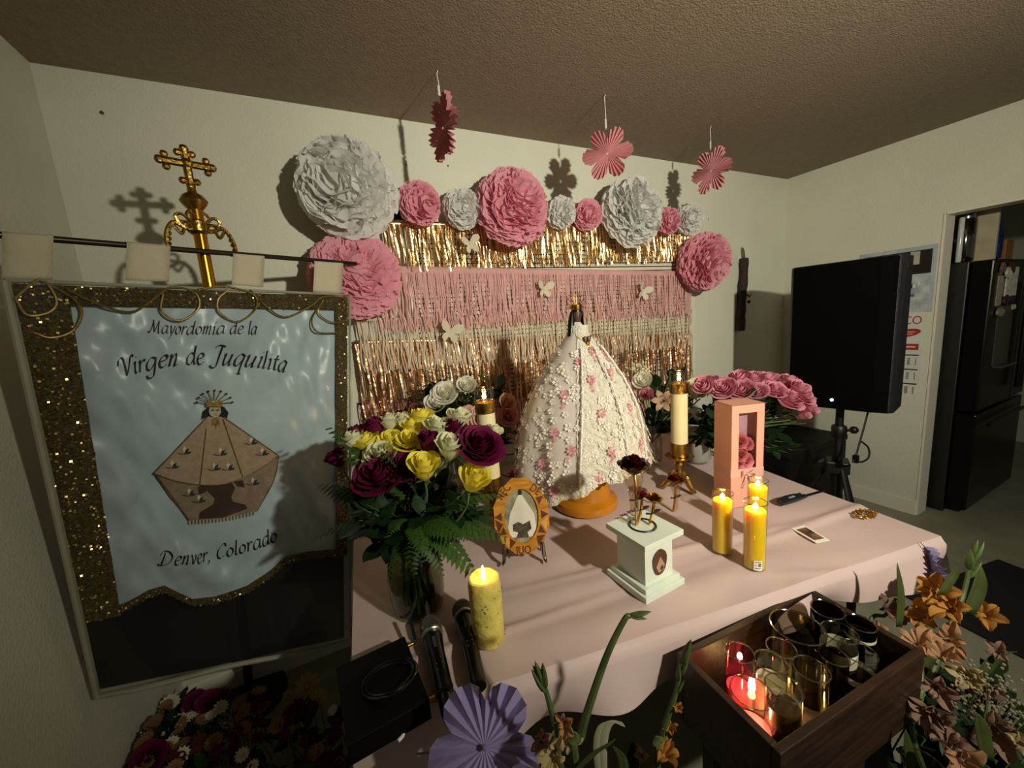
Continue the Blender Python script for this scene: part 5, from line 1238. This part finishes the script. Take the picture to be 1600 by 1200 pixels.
# ================================================================ GLADIOLI
def glad_flower(mt, seed):
    rng = random.Random(seed); m = MB()
    for i in range(6):
        a0 = i*math.pi/3+rng.uniform(-.15, .15); o_ = rng.uniform(.6, 1.15); ph = rng.random()*6; rf = rng.uniform(.10, .2); cl_ = rng.uniform(.0, 1.1)
        def fn(u, v):
            x = (u-.5)*2; a = a0+x*.72*math.sin(math.pi*(.22+.70*v)); rr = (.14+.74*v**1.3)*o_*(1-.12*x*x*v)
            z = .95*math.sin(v*1.75)*.8-cl_*max(0, v-.6)**2*2+rf*v*math.sin(x*5+ph)+.04*math.sin(x*11+ph)*v
            return Vector((rr*math.cos(a), rr*math.sin(a), z))
        m.sheet(fn, 8, 6)
    m.tube([(0, 0, -.35), (0, 0, .1)], [.05, .13], 6)
    return m.mesh('flower', mt)
m_go = paper('orange_gladiolus', '#b8843f', .35, .2, 30); m_gp = paper('peach_gladiolus', '#b58a66', .35, .15, 30); m_gw = paper('wilted_blush_gladiolus', '#8d7062', .3, .2, 30); m_gc = paper('cream_gladiolus', '#b9a878', .35, .15, 30)
GF = {k: [glad_flower(m_, s_) for s_ in (1, 2)] for k, m_ in (('o', m_go), ('p', m_gp), ('w', m_gw), ('c', m_gc))}
def bud_geo(): m = MB(); m.lathe([(.02, 0), (.16, .25), (.17, .5), (.10, .8), (.01, 1)], 8, sy=.7); return m.mesh('bud', m_stem)
BUD = bud_geo()
def sword(pts, w_, lb, name='gladiolus_leaf', m_=None):
    P = smoothpts(pts, 5); t = thing(name, lb, 'leaf', P[0]); m = MB(); vs = []; fs = []; side = rt
    for i, p in enumerate(P):
        q = i/(len(P)-1); ww = w_*(math.sin(math.pi*min(1, .25+q*.74))**.8)
        vs += [p-P[0]-side*ww, p-P[0]+fw*ww*.35, p-P[0]+side*ww]
        if i: k = 3*i; fs += [(k-3, k-2, k+1, k), (k-2, k-1, k+2, k+1)]
    m.add(vs, fs); m.build('blade', m_ or paper('gladiolus_leaf_olive', '#454f27', .25, .25, 25, .5), t, solid=.001)
def glad(pts, buds, flowers, lb, r0=.006, seed=0, group='gladioli in front of the table'):
    """pts world stem from foot to tip; buds: fractions; flowers: (P, size, kind)"""
    rng = random.Random(seed); P = smoothpts(pts, 6); t = thing('gladiolus', lb, 'gladiolus', P[0], 0, group)
    n = len(P); MB().tube([p-P[0] for p in P], [r0*(1-.55*i/n) for i in range(n)], 8).build('stem', m_stem, t)
    for f, s_, sd in buds:
        i = min(n-2, int(f*(n-1))); tg = (P[i+1]-P[i]).normalized(); y = (tg*.9+(rt*sd+up*.1)*.45-fw*.15).normalized()
        o = obj('bud', BUD, t, loc=P[i]-P[0], scale=(s_*.9, s_*.9, s_)); o.rotation_euler = y.to_track_quat('Z', 'Y').to_euler()
    for FP, s_, k in flowers:
        o = obj('flower', GF[k][rng.randrange(2)], t, loc=FP-P[0], scale=s_); y = (CAM-FP).normalized()*.8+Vector((rng.uniform(-.6, .6), rng.uniform(-.4, .4), rng.uniform(-.2, .6))); o.rotation_euler = (y.to_track_quat('Z', 'Y')@Quaternion((0, 0, 1), rng.random()*6)).to_euler()
d_ = .62
A = lambda x, y, d=d_: atd(x, y, d)
base0 = Vector((.40, .42, .02))
glad([base0, A(905, 1215), A(908, 1150), A(925, 1090), A(950, 1020), A(976, 968), A(985, 962)], [(.99, .035, .9), (.95, .028, .3), (.9, .02, -.4), (.80, .02, .3), (.72, .02, -.2)], [], 'tall bare green gladiolus stalk leaning over the pink cloth', .0085, 1)
glad([base0+Vector((-.05, 0, 0)), A(880, 1215, .6), A(870, 1150, .6), A(856, 1090, .6), A(846, 1062, .6)], [(.97, .035, -.3), (.9, .05, .1), (.85, .05, .5), (.8, .05, -.5)], [(A(886, 1127, .60), .022, 'p'), (A(866, 1172, .59), .030, 'c'), (A(892, 1165, .62), .022, 'c'), (A(845, 1160, .62), .02, 'w')], 'gladiolus with cream flowers and green tip right of the lilac rosette', .007, 2)
glad([base0+Vector((.10, 0, 0)), A(1028, 1215, .64), A(1035, 1150, .64), A(1055, 1085, .64), A(1066, 1030, .64)], [(.98, .05, .2), (.9, .04, .4), (.84, .035, -.4), (.78, .03, .5)], [(A(1058, 1106, .64), .012, 'o'), (A(1050, 1142, .64), .016, 'o'), (A(1036, 1182, .63), .028, 'o'), (A(1003, 1180, .66), .016, 'w')], 'gladiolus with small orange flowers beside the wooden box', .007, 3)
sword([A(890, 1215, .6), A(925, 1180, .6), A(948, 1165, .6), A(962, 1155, .6)], .006, 'short green gladiolus leaf crossing below the tall stalk')
sword([A(940, 1215, .63), A(938, 1165, .63), A(945, 1135, .63), A(962, 1128, .63), A(976, 1136, .63)], .012, 'pale curled leaf bending over beneath the cloth hem', m_=paper('pale_dry_leaf', '#a9a888', .3))
sword([A(975, 1215, .62), A(972, 1185, .62), A(958, 1166, .62)], .008, 'bright green pointed leaf low at the bottom edge')
sword([A(985, 1215, .66), A(990, 1180, .66), A(988, 1158, .66)], .012, 'dark leaf tip right of the bright green pointed leaf', m_=m_dgreen)
# right cluster
base1 = Vector((1.22, .16, .02)); G = 'gladioli in the heap at the right'
e_ = 1.05
glad([base1, A(1440, 1150, .95), A(1470, 1020, 1.0), A(1505, 930, e_), A(1520, 856, e_)], [(.98, .05, 0), (.93, .07, .5), (.90, .07, -.6), (.86, .06, .8)], [(A(1466, 925, e_-.02), .055, 'o'), (A(1490, 955, e_-.05), .055, 'o'), (A(1536, 962, e_), .048, 'o'), (A(1445, 965, e_), .045, 'o'), (A(1480, 1000, e_-.06), .05, 'p')], 'upright gladiolus with large orange flowers at the table corner', .009, 4, G)
glad([base1+Vector((.02, 0, 0)), A(1430, 1170, .85), A(1440, 1080, .9), A(1435, 1000, .95), A(1440, 985, .95)], [(.9, .04, -.5)], [(A(1435, 1010, .92), .042, 'p'), (A(1475, 1030, .92), .040, 'p'), (A(1516, 1055, .92), .042, 'c'), (A(1462, 1072, .86), .042, 'w'), (A(1462, 1118, .82), .046, 'w')], 'wilting peach gladiolus beside the corner of the wooden box', .008, 5, G)
glad([base1+Vector((.05, -.03, 0)), A(1500, 1215, .8), A(1530, 1160, .85), A(1545, 1100, .88)], [], [(A(1552, 1137, .84), .055, 'w'), (A(1480, 1170, .78), .045, 'w'), (A(1540, 1085, .9), .036, 'w'), (A(1560, 1020, .98), .03, 'w'), (A(1590, 1165, .8), .035, 'c'), (A(1500, 1185, .75), .04, 'p')], 'wilted blush gladiolus lying lowest at the bottom right', .008, 6, G)
glad([base1+Vector((-.05, .12, 0)), A(1360, 1000, 1.12), A(1385, 960, 1.14), A(1400, 935, 1.15)], [(.7, .05, .4)], [(A(1382, 952, 1.12), .045, 'w'), (A(1415, 960, 1.12), .036, 'w'), (A(1368, 985, 1.10), .03, 'p')], 'faded gladiolus behind the wooden box by the cloth', .007, 7, G)
for i, (pp, w_, lb, mm) in enumerate((([(1515, 960), (1530, 920), (1533, 885)], .022, 'broad green leaf right of the orange gladiolus', None), ([(1470, 930), (1490, 900), (1495, 885)], .014, 'green leaf tip left of the orange gladiolus top', None), ([(1405, 980), (1408, 930), (1402, 880)], .010, 'narrow green leaf standing before the lilac corner rosette', None), ([(1530, 1060), (1560, 1025), (1590, 1018)], .022, 'green leaf lying on the floor side of the flowers', None), ([(1545, 1190), (1535, 1140), (1528, 1115)], .016, 'yellow-green leaf at the bottom right', None), ([(1440, 1050), (1452, 1030), (1458, 1022)], .014, 'light green leaf at the box corner', None), ([(1425, 1215), (1420, 1170), (1415, 1140)], .010, 'pale stalk leaf below the wooden box corner', None))):
    d0 = .80 if pp[0][1] > 1100 else .98
    sword([A(x, y, d0+.0) for x, y in pp], w_, lb, m_=mm)
rng = random.Random(31)
for i in range(26):
    x = rng.uniform(1440, 1600); y = rng.uniform(1030, 1200); dd = 1.02-(y-1030)/170*.22
    P = A(x, y, dd); sprig(P+Vector((-.08, .03, -.16)), P+Vector((.02, 0, .0)), 'dark green leaves in the flower heap at the lower right', 'leaf stems of the right flower heap', 6, .06, 'd', seed=200+i)
m = MB()
for i in range(420):
    x = rng.gauss(1550, 35); y = rng.gauss(1120, 35); P = A(x, y, .90+rng.uniform(-.03, .03)); m.ball(P, .0035, 5)
    if i % 6 == 0: m.tube([P, A(1540, 1190, .86)], .0006, 3)
tag(m.build('gypsophila', paper('dry_gypsophila', '#9a927a', .3)), "dried baby's breath spray at the lower right", 'filler flowers', kind='stuff')
bk = thing('flower_bucket', 'dark bucket holding the gladioli at the table corner', 'bucket', (1.24, .17, 0)); MB().lathe([(.11, .002), (.14, .30), (.145, .305), (.137, .30), (.107, .008)], 28, cap=False).build('bucket_wall', m_black, bk); MB().lathe([(.001, .002), (.11, .002), (.11, .008), (.001, .009)], 24).build('bucket_bottom', m_black, bk)

# ================================================================ DIM FLOWERS ON THE FLOOR AT THE LEFT
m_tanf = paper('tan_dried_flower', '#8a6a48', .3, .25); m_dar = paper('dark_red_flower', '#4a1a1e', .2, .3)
def daisy(mt, k=12):
    m = MB()
    for i in range(k):
        a = 2*math.pi*i/k; e = Vector((math.cos(a), math.sin(a), 0)); s_ = Vector((-e.y, e.x, 0))
        m.add([e*.2-s_*.08, e*.7-s_*.2+Vector((0, 0, .15)), e*1.0+Vector((0, 0, .12)), e*.7+s_*.2+Vector((0, 0, .15)), e*.2+s_*.08], [(0, 1, 2, 3, 4)])
    m.ball((0, 0, .08), .28, 8, sz=.6); return m.mesh('flower_head', mt)
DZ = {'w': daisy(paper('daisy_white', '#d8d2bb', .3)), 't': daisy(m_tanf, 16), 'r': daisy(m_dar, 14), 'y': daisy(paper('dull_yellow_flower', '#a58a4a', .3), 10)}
KM = {'w': 'white daisy', 't': 'tan dried flower', 'r': 'dark red flower', 'y': 'dull yellow flower'}
fl = []; rng = random.Random(12)
for (x, y, r, k) in ((268, 1098, 12, 'w'), (240, 1108, 13, 'w'), (284, 1125, 14, 'w'), (300, 1118, 10, 'w'), (255, 1145, 10, 'w'), (268, 1161, 11, 'w'), (330, 1118, 10, 'w'), (378, 1180, 11, 'w'), (404, 1080, 12, 'y'), (480, 1072, 20, 'y'), (500, 1090, 13, 'y'), (520, 1110, 8, 'w'), (345, 1105, 11, 'w'), (284, 1180, 12, 'w'), (450, 1085, 9, 'y'), (395, 1198, 10, 'w')):
    fl.append((x, y, r, k))
for i in range(75):
    x = rng.uniform(110, 535); lo = 1085+max(0, (260-x))*.62 if x < 260 else 1078+max(0, x-430)*.1; y = rng.uniform(lo+6, 1200)
    fl.append((x, y, rng.uniform(9, 15), 't' if x < 260 and rng.random() < .7 else rng.choice('rrrt')))
ws = ['far left', 'left', 'middle', 'right']
cnt = {}
for i, (x, y, r, k) in enumerate(fl):
    dd = 1.44-.30*(y-1080)/120; P = A(x, y, dd)
    if P.x < XL+.04: P.x = XL+.04
    if P.z < .03: P.z = .03
    side = 'under the wall edge of the banner' if x < 230 else 'below the middle of the banner' if x < 390 else 'beside the table corner'
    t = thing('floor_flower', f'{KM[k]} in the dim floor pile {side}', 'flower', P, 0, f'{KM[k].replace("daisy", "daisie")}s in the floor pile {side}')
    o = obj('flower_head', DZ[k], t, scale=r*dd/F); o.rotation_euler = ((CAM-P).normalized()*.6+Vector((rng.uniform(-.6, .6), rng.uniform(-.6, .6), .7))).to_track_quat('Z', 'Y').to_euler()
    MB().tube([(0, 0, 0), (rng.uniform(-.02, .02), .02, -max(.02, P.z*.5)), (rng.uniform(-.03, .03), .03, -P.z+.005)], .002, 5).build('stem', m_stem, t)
for x, y, r, lb in ((305, 1098, 15, 'left of the two magenta roses at the top of the floor pile'), (326, 1100, 17, 'right of the two magenta roses at the top of the floor pile'), (232, 1188, 22, 'bright magenta rose lowest in the floor pile')):
    P = A(x, y, 1.44-.30*(y-1080)/120); rose(P, r*depth(P)/F, m_mag, 2, Vector((.1, -.5, .8)), (P.x, P.y+.02, .01), 'rose', lb, 'magenta roses in the floor pile')
for i in range(60):
    x = rng.uniform(110, 540); lo = 1092+max(0, (260-x))*.62 if x < 260 else 1085; y = rng.uniform(lo, 1215); dd = 1.46-.30*(y-1080)/120; P = A(x, y, dd)
    P.x = max(P.x, XL+.06); P.z = max(P.z, .05)
    sprig((P.x, P.y+.03, max(.01, P.z-.2)), P, 'dark green leaves in the dim floor pile under the banner', 'leaf stems of the floor pile', 5, .06, 'd', seed=300+i)
m = MB()
for i in range(260):
    u = rng.random(); x = 330+rng.gauss(0, 12)+45*(1-u); y = 1155-48*(1-u)+rng.gauss(0, 6); m.ball(A(x, y, 1.33+.1*(1-u)), rng.uniform(.003, .005), 5)
for i in range(160): m.ball(A(rng.gauss(150, 28), rng.gauss(1172, 14), 1.22), .003, 5)
tag(m.build('gypsophila', paper('white_gypsophila', '#d5cfba', .3)), "tiny white baby's breath sprays on the floor flower pile", 'filler flowers', kind='stuff')
finish_foliage()
# ================================================================ SPEAKER, STAND, BLACK CASE
fc_ = Vector((2.415, 1.06, 0)); nrm = Vector((-.982, -.191, 0)).normalized()
rzs = math.atan2(nrm.y, nrm.x)+math.pi/2          # local -Y is the front
zb, zt = onz(1, 1, 1).z, 0
frontL = onY(1234, 418, 1.262); ztop = frontL.z; zbot = onY(1234, 632, 1.262).z
hs = ztop-zbot; Wf = .40; Ds = .30
t = thing('loudspeaker', 'large black loudspeaker with a blue light on a tripod stand', 'loudspeaker', (fc_.x, fc_.y, zbot), rzs)
m_cab = mat('speaker_cabinet', '#17171a', .45, var=.15, bump=.3, bscale=300); m_gr = mat('speaker_grille', '#020202', .9, var=.3, scale=200, spec=.08)
hw = Wf/2
def slab(poly, z0, z1):
    m = MB(); n = len(poly); m.add([Vector((x, y, z0)) for x, y in poly]+[Vector((x, y, z1)) for x, y in poly], [tuple(range(n-1, -1, -1)), tuple(range(n, 2*n))]+[(i, (i+1) % n, (i+1) % n+n, i+n) for i in range(n)]); return m
slab([(-hw-.012, .03), (hw+.012, .03), (hw+.03, .06), (hw+.03, Ds-.06), (hw*.6, Ds), (-hw*.6, Ds), (-hw-.03, Ds-.06), (-hw-.03, .06)], 0, hs).build('cabinet', m_cab, t, smooth=False, bevel=.008)
slab([(-hw, 0), (hw*.78, -.004), (hw, .02), (hw+.012, .03), (-hw-.012, .03)], .006, hs-.006).build('front_grille', m_gr, t, smooth=False, bevel=.004)
lx = .06
MB().tube([(-.005, -.001, .055), (-.005, -.006, .055)], .0075, 14).build('power_light', glow('blue_led', '#5f8cff', 14), t)
lamp('led_light', (-.005, -.02, .055), .012, (.25, .4, 1), .004, t)
MB().box((hw+.031, Ds*.45, hs*.93), (.004, .10, .03)).build('side_handle', m_black, t, smooth=False)
pc = Vector((fc_.x, fc_.y, 0))-nrm*Ds*.5
t = thing('tripod_stand', 'black tripod stand carrying the loudspeaker', 'speaker stand', (pc.x, pc.y, 0))
MB().tube([(0, 0, .25), (0, 0, zbot)], .019, 16).build('pole', m_black, t)
MB().tube([(0, 0, .2), (0, 0, zbot-.13)], .024, 16).build('outer_tube', m_black, t)
MB().lathe([(.03, zbot-.19), (.036, zbot-.18), (.036, zbot-.13), (.03, zbot-.12)], 18).build('collar', m_black, t)
vv = Vector((rt.x, rt.y, 0)).normalized()
MB().tube([vv*.03+Vector((0, 0, zbot-.155)), vv*.075+Vector((0, 0, zbot-.155))], [.008, .008], 8).ball(vv*.085+Vector((0, 0, zbot-.155)), .022, 10).build('locking_knob', m_black, t)
MB().box((0, 0, zbot-.36), (.11, .11, .07), .5).build('hub', m_black, t, smooth=False, bevel=.008)
for k in range(3):
    a = math.atan2(vv.y, vv.x)+.35+k*2.0944; e = Vector((math.cos(a), math.sin(a), 0))
    MB().tube([e*.045+Vector((0, 0, zbot-.36)), e*.15+Vector((0, 0, .30)), e*.26+Vector((0, 0, .012))], .013, 8).build('leg', m_black, t)
    MB().tube([e*.02+Vector((0, 0, .24)), e*.15+Vector((0, 0, .31))], .008, 6).build('brace', m_black, t)
vv2 = -fw*.0
def cpt(x, y, d=2.02): return atd(x, y, d)
o = MB().tube(smoothpts([cpt(1360, 628), cpt(1352, 660), cpt(1345, 685), cpt(1338, 710), cpt(1333, 722)], 5), .0045, 7).tube(smoothpts([cpt(1346, 690), cpt(1357, 700), cpt(1357, 715), cpt(1345, 722), cpt(1334, 716)], 5), .0045, 7).box(cpt(1337, 717), (.022, .022, .04)).build('signal_cable', m_black)
tag(o, 'thin black cable looped beside the tripod pole', 'cable')
t = thing('equipment_case', 'low black equipment case on the floor behind the speaker stand', 'case', (2.94, 1.57, 0), R(0)); hz = .52
MB().box((0, 0, hz/2-.02), (.72, .44, hz-.04)).build('body', mat('case_black', '#080807', .6, var=.2, bump=.2, spec=.2), t, smooth=False, bevel=.012)
MB().box((0, 0, hz-.022), (.73, .45, .04)).build('lid', MATS['case_black'], t, smooth=False, bevel=.01)
MB().box((.0, -.228, hz*.78), (.07, .01, .022)).build('latch', mat('case_latch', '#3a3937', .3, .5), t, smooth=False)

# ================================================================ CALENDAR ON THE RIGHT WALL
m_cal = mat('calendar_paper', '#cfd0c8', .5, var=.03); m_red = mat('calendar_red', '#a82a22', .5, var=.05); m_navy = mat('calendar_navy', '#2b3557', .5)
def cq(pts, dx, m_, nm, par, th=.0006):
    P = [onX(x, y, XR-dx) for x, y in pts]; return MB().add(P, [tuple(range(len(P)))]).build(nm, m_, par, world=True, smooth=False, solid=th)
cl_ = onX(1420, 600, XR-.004); tl_ = onX(1395, 385, XR-.004)
t = thing('wall_calendar', 'paper wall calendar partly hidden behind the loudspeaker', 'calendar', onX(1440, 600, XR-.004))
yA = 1.022; yB = 1.40; zA = onX(1440, 600, XR).z; zM = onX(1440, 487, XR).z; zT = onX(1468, 380, XR).z
def cr(y0, y1, z0, z1, dx, m_, nm, par): return MB().box((XR-dx, (y0+y1)/2, (z0+z1)/2), (.0012, abs(y1-y0), abs(z1-z0))).build(nm, m_, par, world=True, smooth=False)
pg = cr(yA+.03, yB-.02, zA, zM+.02, .003, m_cal, 'date_sheet', t)
pic = cr(yA, yB, zM, zT, .006, mat('calendar_photo_frame', '#aab3b8', .35), 'picture_sheet', t)
cr(yA+.02, yB-.02, zM+.02, zT-.17, .0072, mat('town_photo', '#8f98a2', .4, var=.5, scale=14, col2='#c3c6c4'), 'town_photograph', pic)
cr(yA+.02, yB-.02, zT-.17, zT-.025, .0072, mat('dark_photo', '#17120f', .4, var=.5, scale=10), 'dark_photograph', pic)
for k in range(16):
    y_ = yA+.03+rng.random()*.16; z_ = zM+.025+rng.random()*.16; cr(y_, y_+rng.uniform(.012, .035), z_, z_+rng.uniform(.01, .03), .0080, [MATS['calendar_photo_frame'], mat('roof_tan', '#8c8468', .5), mat('photo_blue', '#4d5f8a', .5), mat('photo_white', '#c9cac6', .5)][k % 4], 'printed_building', pic)
cr(yA+.075, yA+.12, zT-.11, zT-.03, .0080, mat('pale_print', '#a9a296', .5), 'printed_figure', pic)
o = obj('lettering', text_mesh('MÉXICO', .074, m_red, .0008), pg); ymid = yA+.03+.17; o.matrix_local = Matrix.Translation(Vector((XR-.0042, yA+.150, zM-.055))-t.location)@Matrix.Scale(.8, 4, (0, 1, 0))@Matrix.Rotation(R(-90), 4, 'Z')@Matrix.Rotation(R(90), 4, 'X')
m = MB(); m.add([Vector((XR-.0042, yA+.105+.065*math.cos(a), zM-.135+.026*math.sin(a)-.18*.065*math.cos(a))) for a in [i*.2618 for i in range(24)]], [tuple(range(24))]); ov = m.build('red_oval', m_red, pg, world=True, smooth=False, solid=.0006)
for k in range(2): MB().box((XR-.0050, yA+.105, zM-.128-.014*k), (.0006, .075-.02*k, .004)).build('oval_print', m_cal, ov, world=True, smooth=False)
cr(yA+.045, yA+.25, zM-.245, zM-.205, .0042, m_red, 'red_strip', pg); cr(yA+.06, yA+.2, zM-.229, zM-.221, .0048, m_cal, 'strip_print', pg)
for k in range(3):
    z_ = zM-.275-.095*k; cr(yA+.04, yA+.30, z_-.008, z_, .0042, m_navy, 'month_bar', pg)
    for c in range(8): cr(yA+.05+.03*c, yA+.055+.03*c+.008*(c % 2), z_-.07, z_-.022, .0042, mat('grey_print', '#8d8d88', .5), 'date_column', pg)
    
# ================================================================ REFRIGERATOR IN THE NEXT ROOM
fx = 3.63; cY = onX(1555, 403, fx).y; fz = onX(1555, 403, fx).z
t = thing('refrigerator', 'tall black stainless refrigerator beyond the doorway', 'refrigerator', (fx+.45, cY+.36, 0))
m_fr = mat('black_stainless', '#1b1916', .28, .7, var=.15, scale=3); m_frs = mat('fridge_side', '#151310', .45, var=.15)
MB().box((fx+.45, cY+.41, fz/2), (.90, .62, fz-.004)).build('cabinet', m_frs, t, world=True, smooth=False, bevel=.006)
zs = .70
dr = MB().box((fx+.30, cY+.045, (zs+fz)/2+.005), (.60, .09, fz-zs-.02)).build('door', m_fr, t, world=True, smooth=False, bevel=.008)
d2 = MB().box((fx+.753, cY+.045, (zs+fz)/2+.005), (.294, .09, fz-zs-.02)).build('door', m_fr, t, world=True, smooth=False, bevel=.008)
d3 = MB().box((fx+.45, cY+.045, zs/2+.02), (.90, .09, zs-.05)).build('drawer', m_fr, t, world=True, smooth=False, bevel=.008)
MB().tube([(fx+.57, cY-.03, zs+.1), (fx+.57, cY-.03, fz-.15)], .011, 8).build('handle', m_fr, dr, world=True)
MB().tube([(fx+.64, cY-.03, zs+.1), (fx+.64, cY-.03, fz-.15)], .011, 8).build('handle', m_fr, d2, world=True)
MB().tube([(fx+.1, cY-.03, zs-.08), (fx+.8, cY-.03, zs-.08)], .011, 8).build('handle', m_fr, d3, world=True)
dsp = MB().box((fx+.30, cY-.001, 1.15), (.28, .006, .34)).build('water_dispenser', mat('dispenser_grey', '#57524c', .35, .4), dr, world=True, smooth=False)
MB().box((fx+.25, cY-.006, 1.34), (.16, .02, .05)).build('dispenser_nozzle', mat('dispenser_chrome', '#8f9298', .2, .9), dsp, world=True, smooth=False)
MB().box((fx+.30, cY-.02, .985), (.28, .05, .012)).build('drip_tray', MATS['dispenser_chrome'], dsp, world=True, smooth=False)
mg = [((.05, .105), (1.37, 1.55), '#9b9478', 'beige leaflet with a photo held on the fridge door', 'leaflet'), ((.13, .25), (1.42, 1.60), '#c9c8bb', 'white printed list on the fridge door', 'paper sheet'), ((.10, .16), (1.53, 1.60), '#d4cfb8', 'white torn note at the top of the fridge door', 'note'), ((.045, .085), (1.56, 1.63), '#6b6152', 'oval dark magnet at the top left of the fridge', 'magnet'), ((.13, .19), (1.56, 1.63), '#4a2f20', 'brown magnet behind the white note', 'magnet'), ((.11, .16), (1.36, 1.43), '#3a2430', 'dark reddish magnet between leaflet and list', 'magnet'), ((.05, .13), (1.30, 1.355), '#8a8172', 'crumpled pale clip magnet under the leaflet', 'magnet'), ((.20, .25), (1.33, 1.37), '#c2bda8', 'small cream tag magnet low on the fridge door', 'magnet'), ((.185, .23), (1.37, 1.43), '#2a2233', 'round purple-black magnet on the list', 'magnet')]
for i, ((x0, x1), (z0, z1), col, lb, ct) in enumerate(mg):
    x0 *= 1.7; x1 *= 1.7
    n = 4 if ct in ('leaflet', 'paper sheet') else 9; cx, czz = fx+(x0+x1)/2, (z0+z1)/2; rr = random.Random(i)
    pol = [((x0-x1)/2, (z0-z1)/2), ((x1-x0)/2, (z0-z1)/2), ((x1-x0)/2, (z1-z0)/2), ((x0-x1)/2, (z1-z0)/2)] if n == 4 else [((x1-x0)/2*math.cos(a*.698)*rr.uniform(.7, 1.1), (z1-z0)/2*math.sin(a*.698)*rr.uniform(.7, 1.1)) for a in range(9)]
    o = MB().prism(pol, -.003-.004*(i % 3) if n == 4 else -.012, 0).build({'leaflet': 'fridge_leaflet', 'paper sheet': 'fridge_list', 'note': 'fridge_note', 'magnet': 'fridge_magnet'}[ct], mat('fridge_'+col[1:], col, .5, var=.25, scale=40), smooth=False)
    o.location = (cx, cY-.001-(.004 if n != 4 else 0), czz); tag(o, lb, ct)
    if ct == 'paper sheet':
        for k in range(5): MB().box((.01, -.006, .05-.03*k), (.07, .001, .004)).build('printed_line', MATS['grey_print'], o, smooth=False)
# things on the fridge
zt_ = fz+.001
def onfr(x, dy): return Vector((onX(x, 380, fx+.06).x, onX(x, 380, fx+.06+dy).y, zt_))
o = thing('storage_jar', 'tall clear storage jar on the refrigerator', 'jar', Vector((fx+.10, cY+.16, zt_))); MB().lathe([(.045, 0), (.05, .01), (.05, .25), (.046, .26)], 24, cap=False).build('glass_wall', thin('cloudy_glass', '#a59c86', .12, .1), o); MB().lathe([(.001, .262), (.05, .262), (.05, .285), (.001, .287)], 24).build('lid', MATS['dispenser_chrome'], o)
o = MB().box((0, 0, .15), (.03, .16, .30)).build('cardboard_pack', mat('cream_card', '#b7ab8c', .6), smooth=False, bevel=.002); o.location = (fx+.17, cY+.12, zt_); tag(o, 'narrow cream carton standing upright on the refrigerator', 'carton')
o = MB().box((0, 0, .13), (.10, .14, .26)).build('cardboard_pack', mat('amber_pack', '#7a521c', .4, var=.4, scale=10), smooth=False, bevel=.002); o.location = (fx+.27, cY+.2, zt_); tag(o, 'amber and brown food packet on the refrigerator', 'packet')
m = MB(); m.lathe([(.02, 0), (.05, .01), (.055, .08), (.05, .16), (.03, .2), (.045, .23)], 14, sy=.6); o = m.build('snack_bag', mat('blue_foil_bag', '#2a4388', .2, .7, var=.4, scale=20, bump=1, bscale=30)); o.location = (fx+.27, cY+.07, zt_); tag(o, 'shiny blue foil snack bag on the refrigerator', 'snack bag')
o = MB().box((0, 0, .16), (.12, .06, .32)).build('cereal_box', mat('sky_blue_print', '#7fa3b5', .45, var=.3, scale=8, col2='#c9b58c'), smooth=False, bevel=.002); o.location = (fx+.40, cY+.22, zt_); tag(o, 'pale blue printed box at the right on the refrigerator', 'box')
o = MB().box((0, 0, .06), (.14, .1, .12)).build('wooden_box', mat('orange_wood', '#8a5a22', .5), smooth=False, bevel=.002); o.location = (fx+.42, cY+.09, zt_); tag(o, 'low orange-brown box in front of the blue printed box', 'box')
o = MB().lathe([(.012, 0), (.014, .005), (.014, .26), (.010, .27)], 12).build('bottle', mat('white_bottle', '#c9ccc8', .2, var=.05)); o.location = (fx+.035, cY+.16, zt_); tag(o, 'thin pale tube standing at the left on the refrigerator', 'bottle')
# notices on the wall between doorway and fridge
t = thing('wall_notice', 'white paper notice with red marks behind the refrigerator top', 'notice', (3.72, 1.796, 1.7)); MB().box((0, 0, .1), (.34, .002, .5)).build('sheet', m_cal, t, smooth=False)
a = onY(1497, 346, 1.79); b = onY(1492, 397, 1.79)
for P, w_, h_ in ((a, .07, .10), (b, .07, .05)): MB().box((P.x, 1.794, P.z), (w_, .001, h_)).build('red_mark', m_red, t, world=True, smooth=False)

# ================================================================ DARK THINGS ON THE FLOOR AT THE RIGHT, UNSEEN SPOT LAMP
P = onz(1565, 955, .0); o = thing('dark_floor_slab', 'flat dark slab on the floor before the refrigerator', 'slab', (P.x, P.y, .001), R(-10)); MB().box((.1, 0, .006), (.75, .42, .012)).build('slab_body', mat('flat_black', '#0b0b0c', .8), o, smooth=False, bevel=.003)  # thin flat-black slab where the floor is dark
t = thing('unseen_spot_lamp', 'unseen main lamp above and behind the viewpoint, in assumed spotlight form', 'lamp', LAMP)  # lamp placed from the cast shadows; spotlight form chosen so light fades outward
q = (LAMP_AIM-LAMP).to_track_quat('-Z', 'Y')
T = q.to_matrix().to_4x4()
MB().lathe([(.045, .03), (.046, .035), (.042, .09), (.02, .11), (.001, .112)], 28, T=T, cap=False).build('lamp_can', m_black, t, solid=.002)
MB().tube([T@Vector((0, 0, .10)), Vector((0, 0, .2)), (0, 0, H-LAMP.z-.02)], .008, 8).lathe([(.05, H-LAMP.z-.02), (.05, H-LAMP.z-.001)], 20).build('ceiling_arm', m_black, t)
l = bpy.data.lights.new('spot_light', 'SPOT'); l.energy = LAMP_W; l.color = LAMP_COL; l.shadow_soft_size = .035; l.spot_size = R(128); l.spot_blend = 1
o = bpy.data.objects.new('spot_light', l); C.objects.link(o); o.parent = t; o.rotation_euler = q.to_euler()
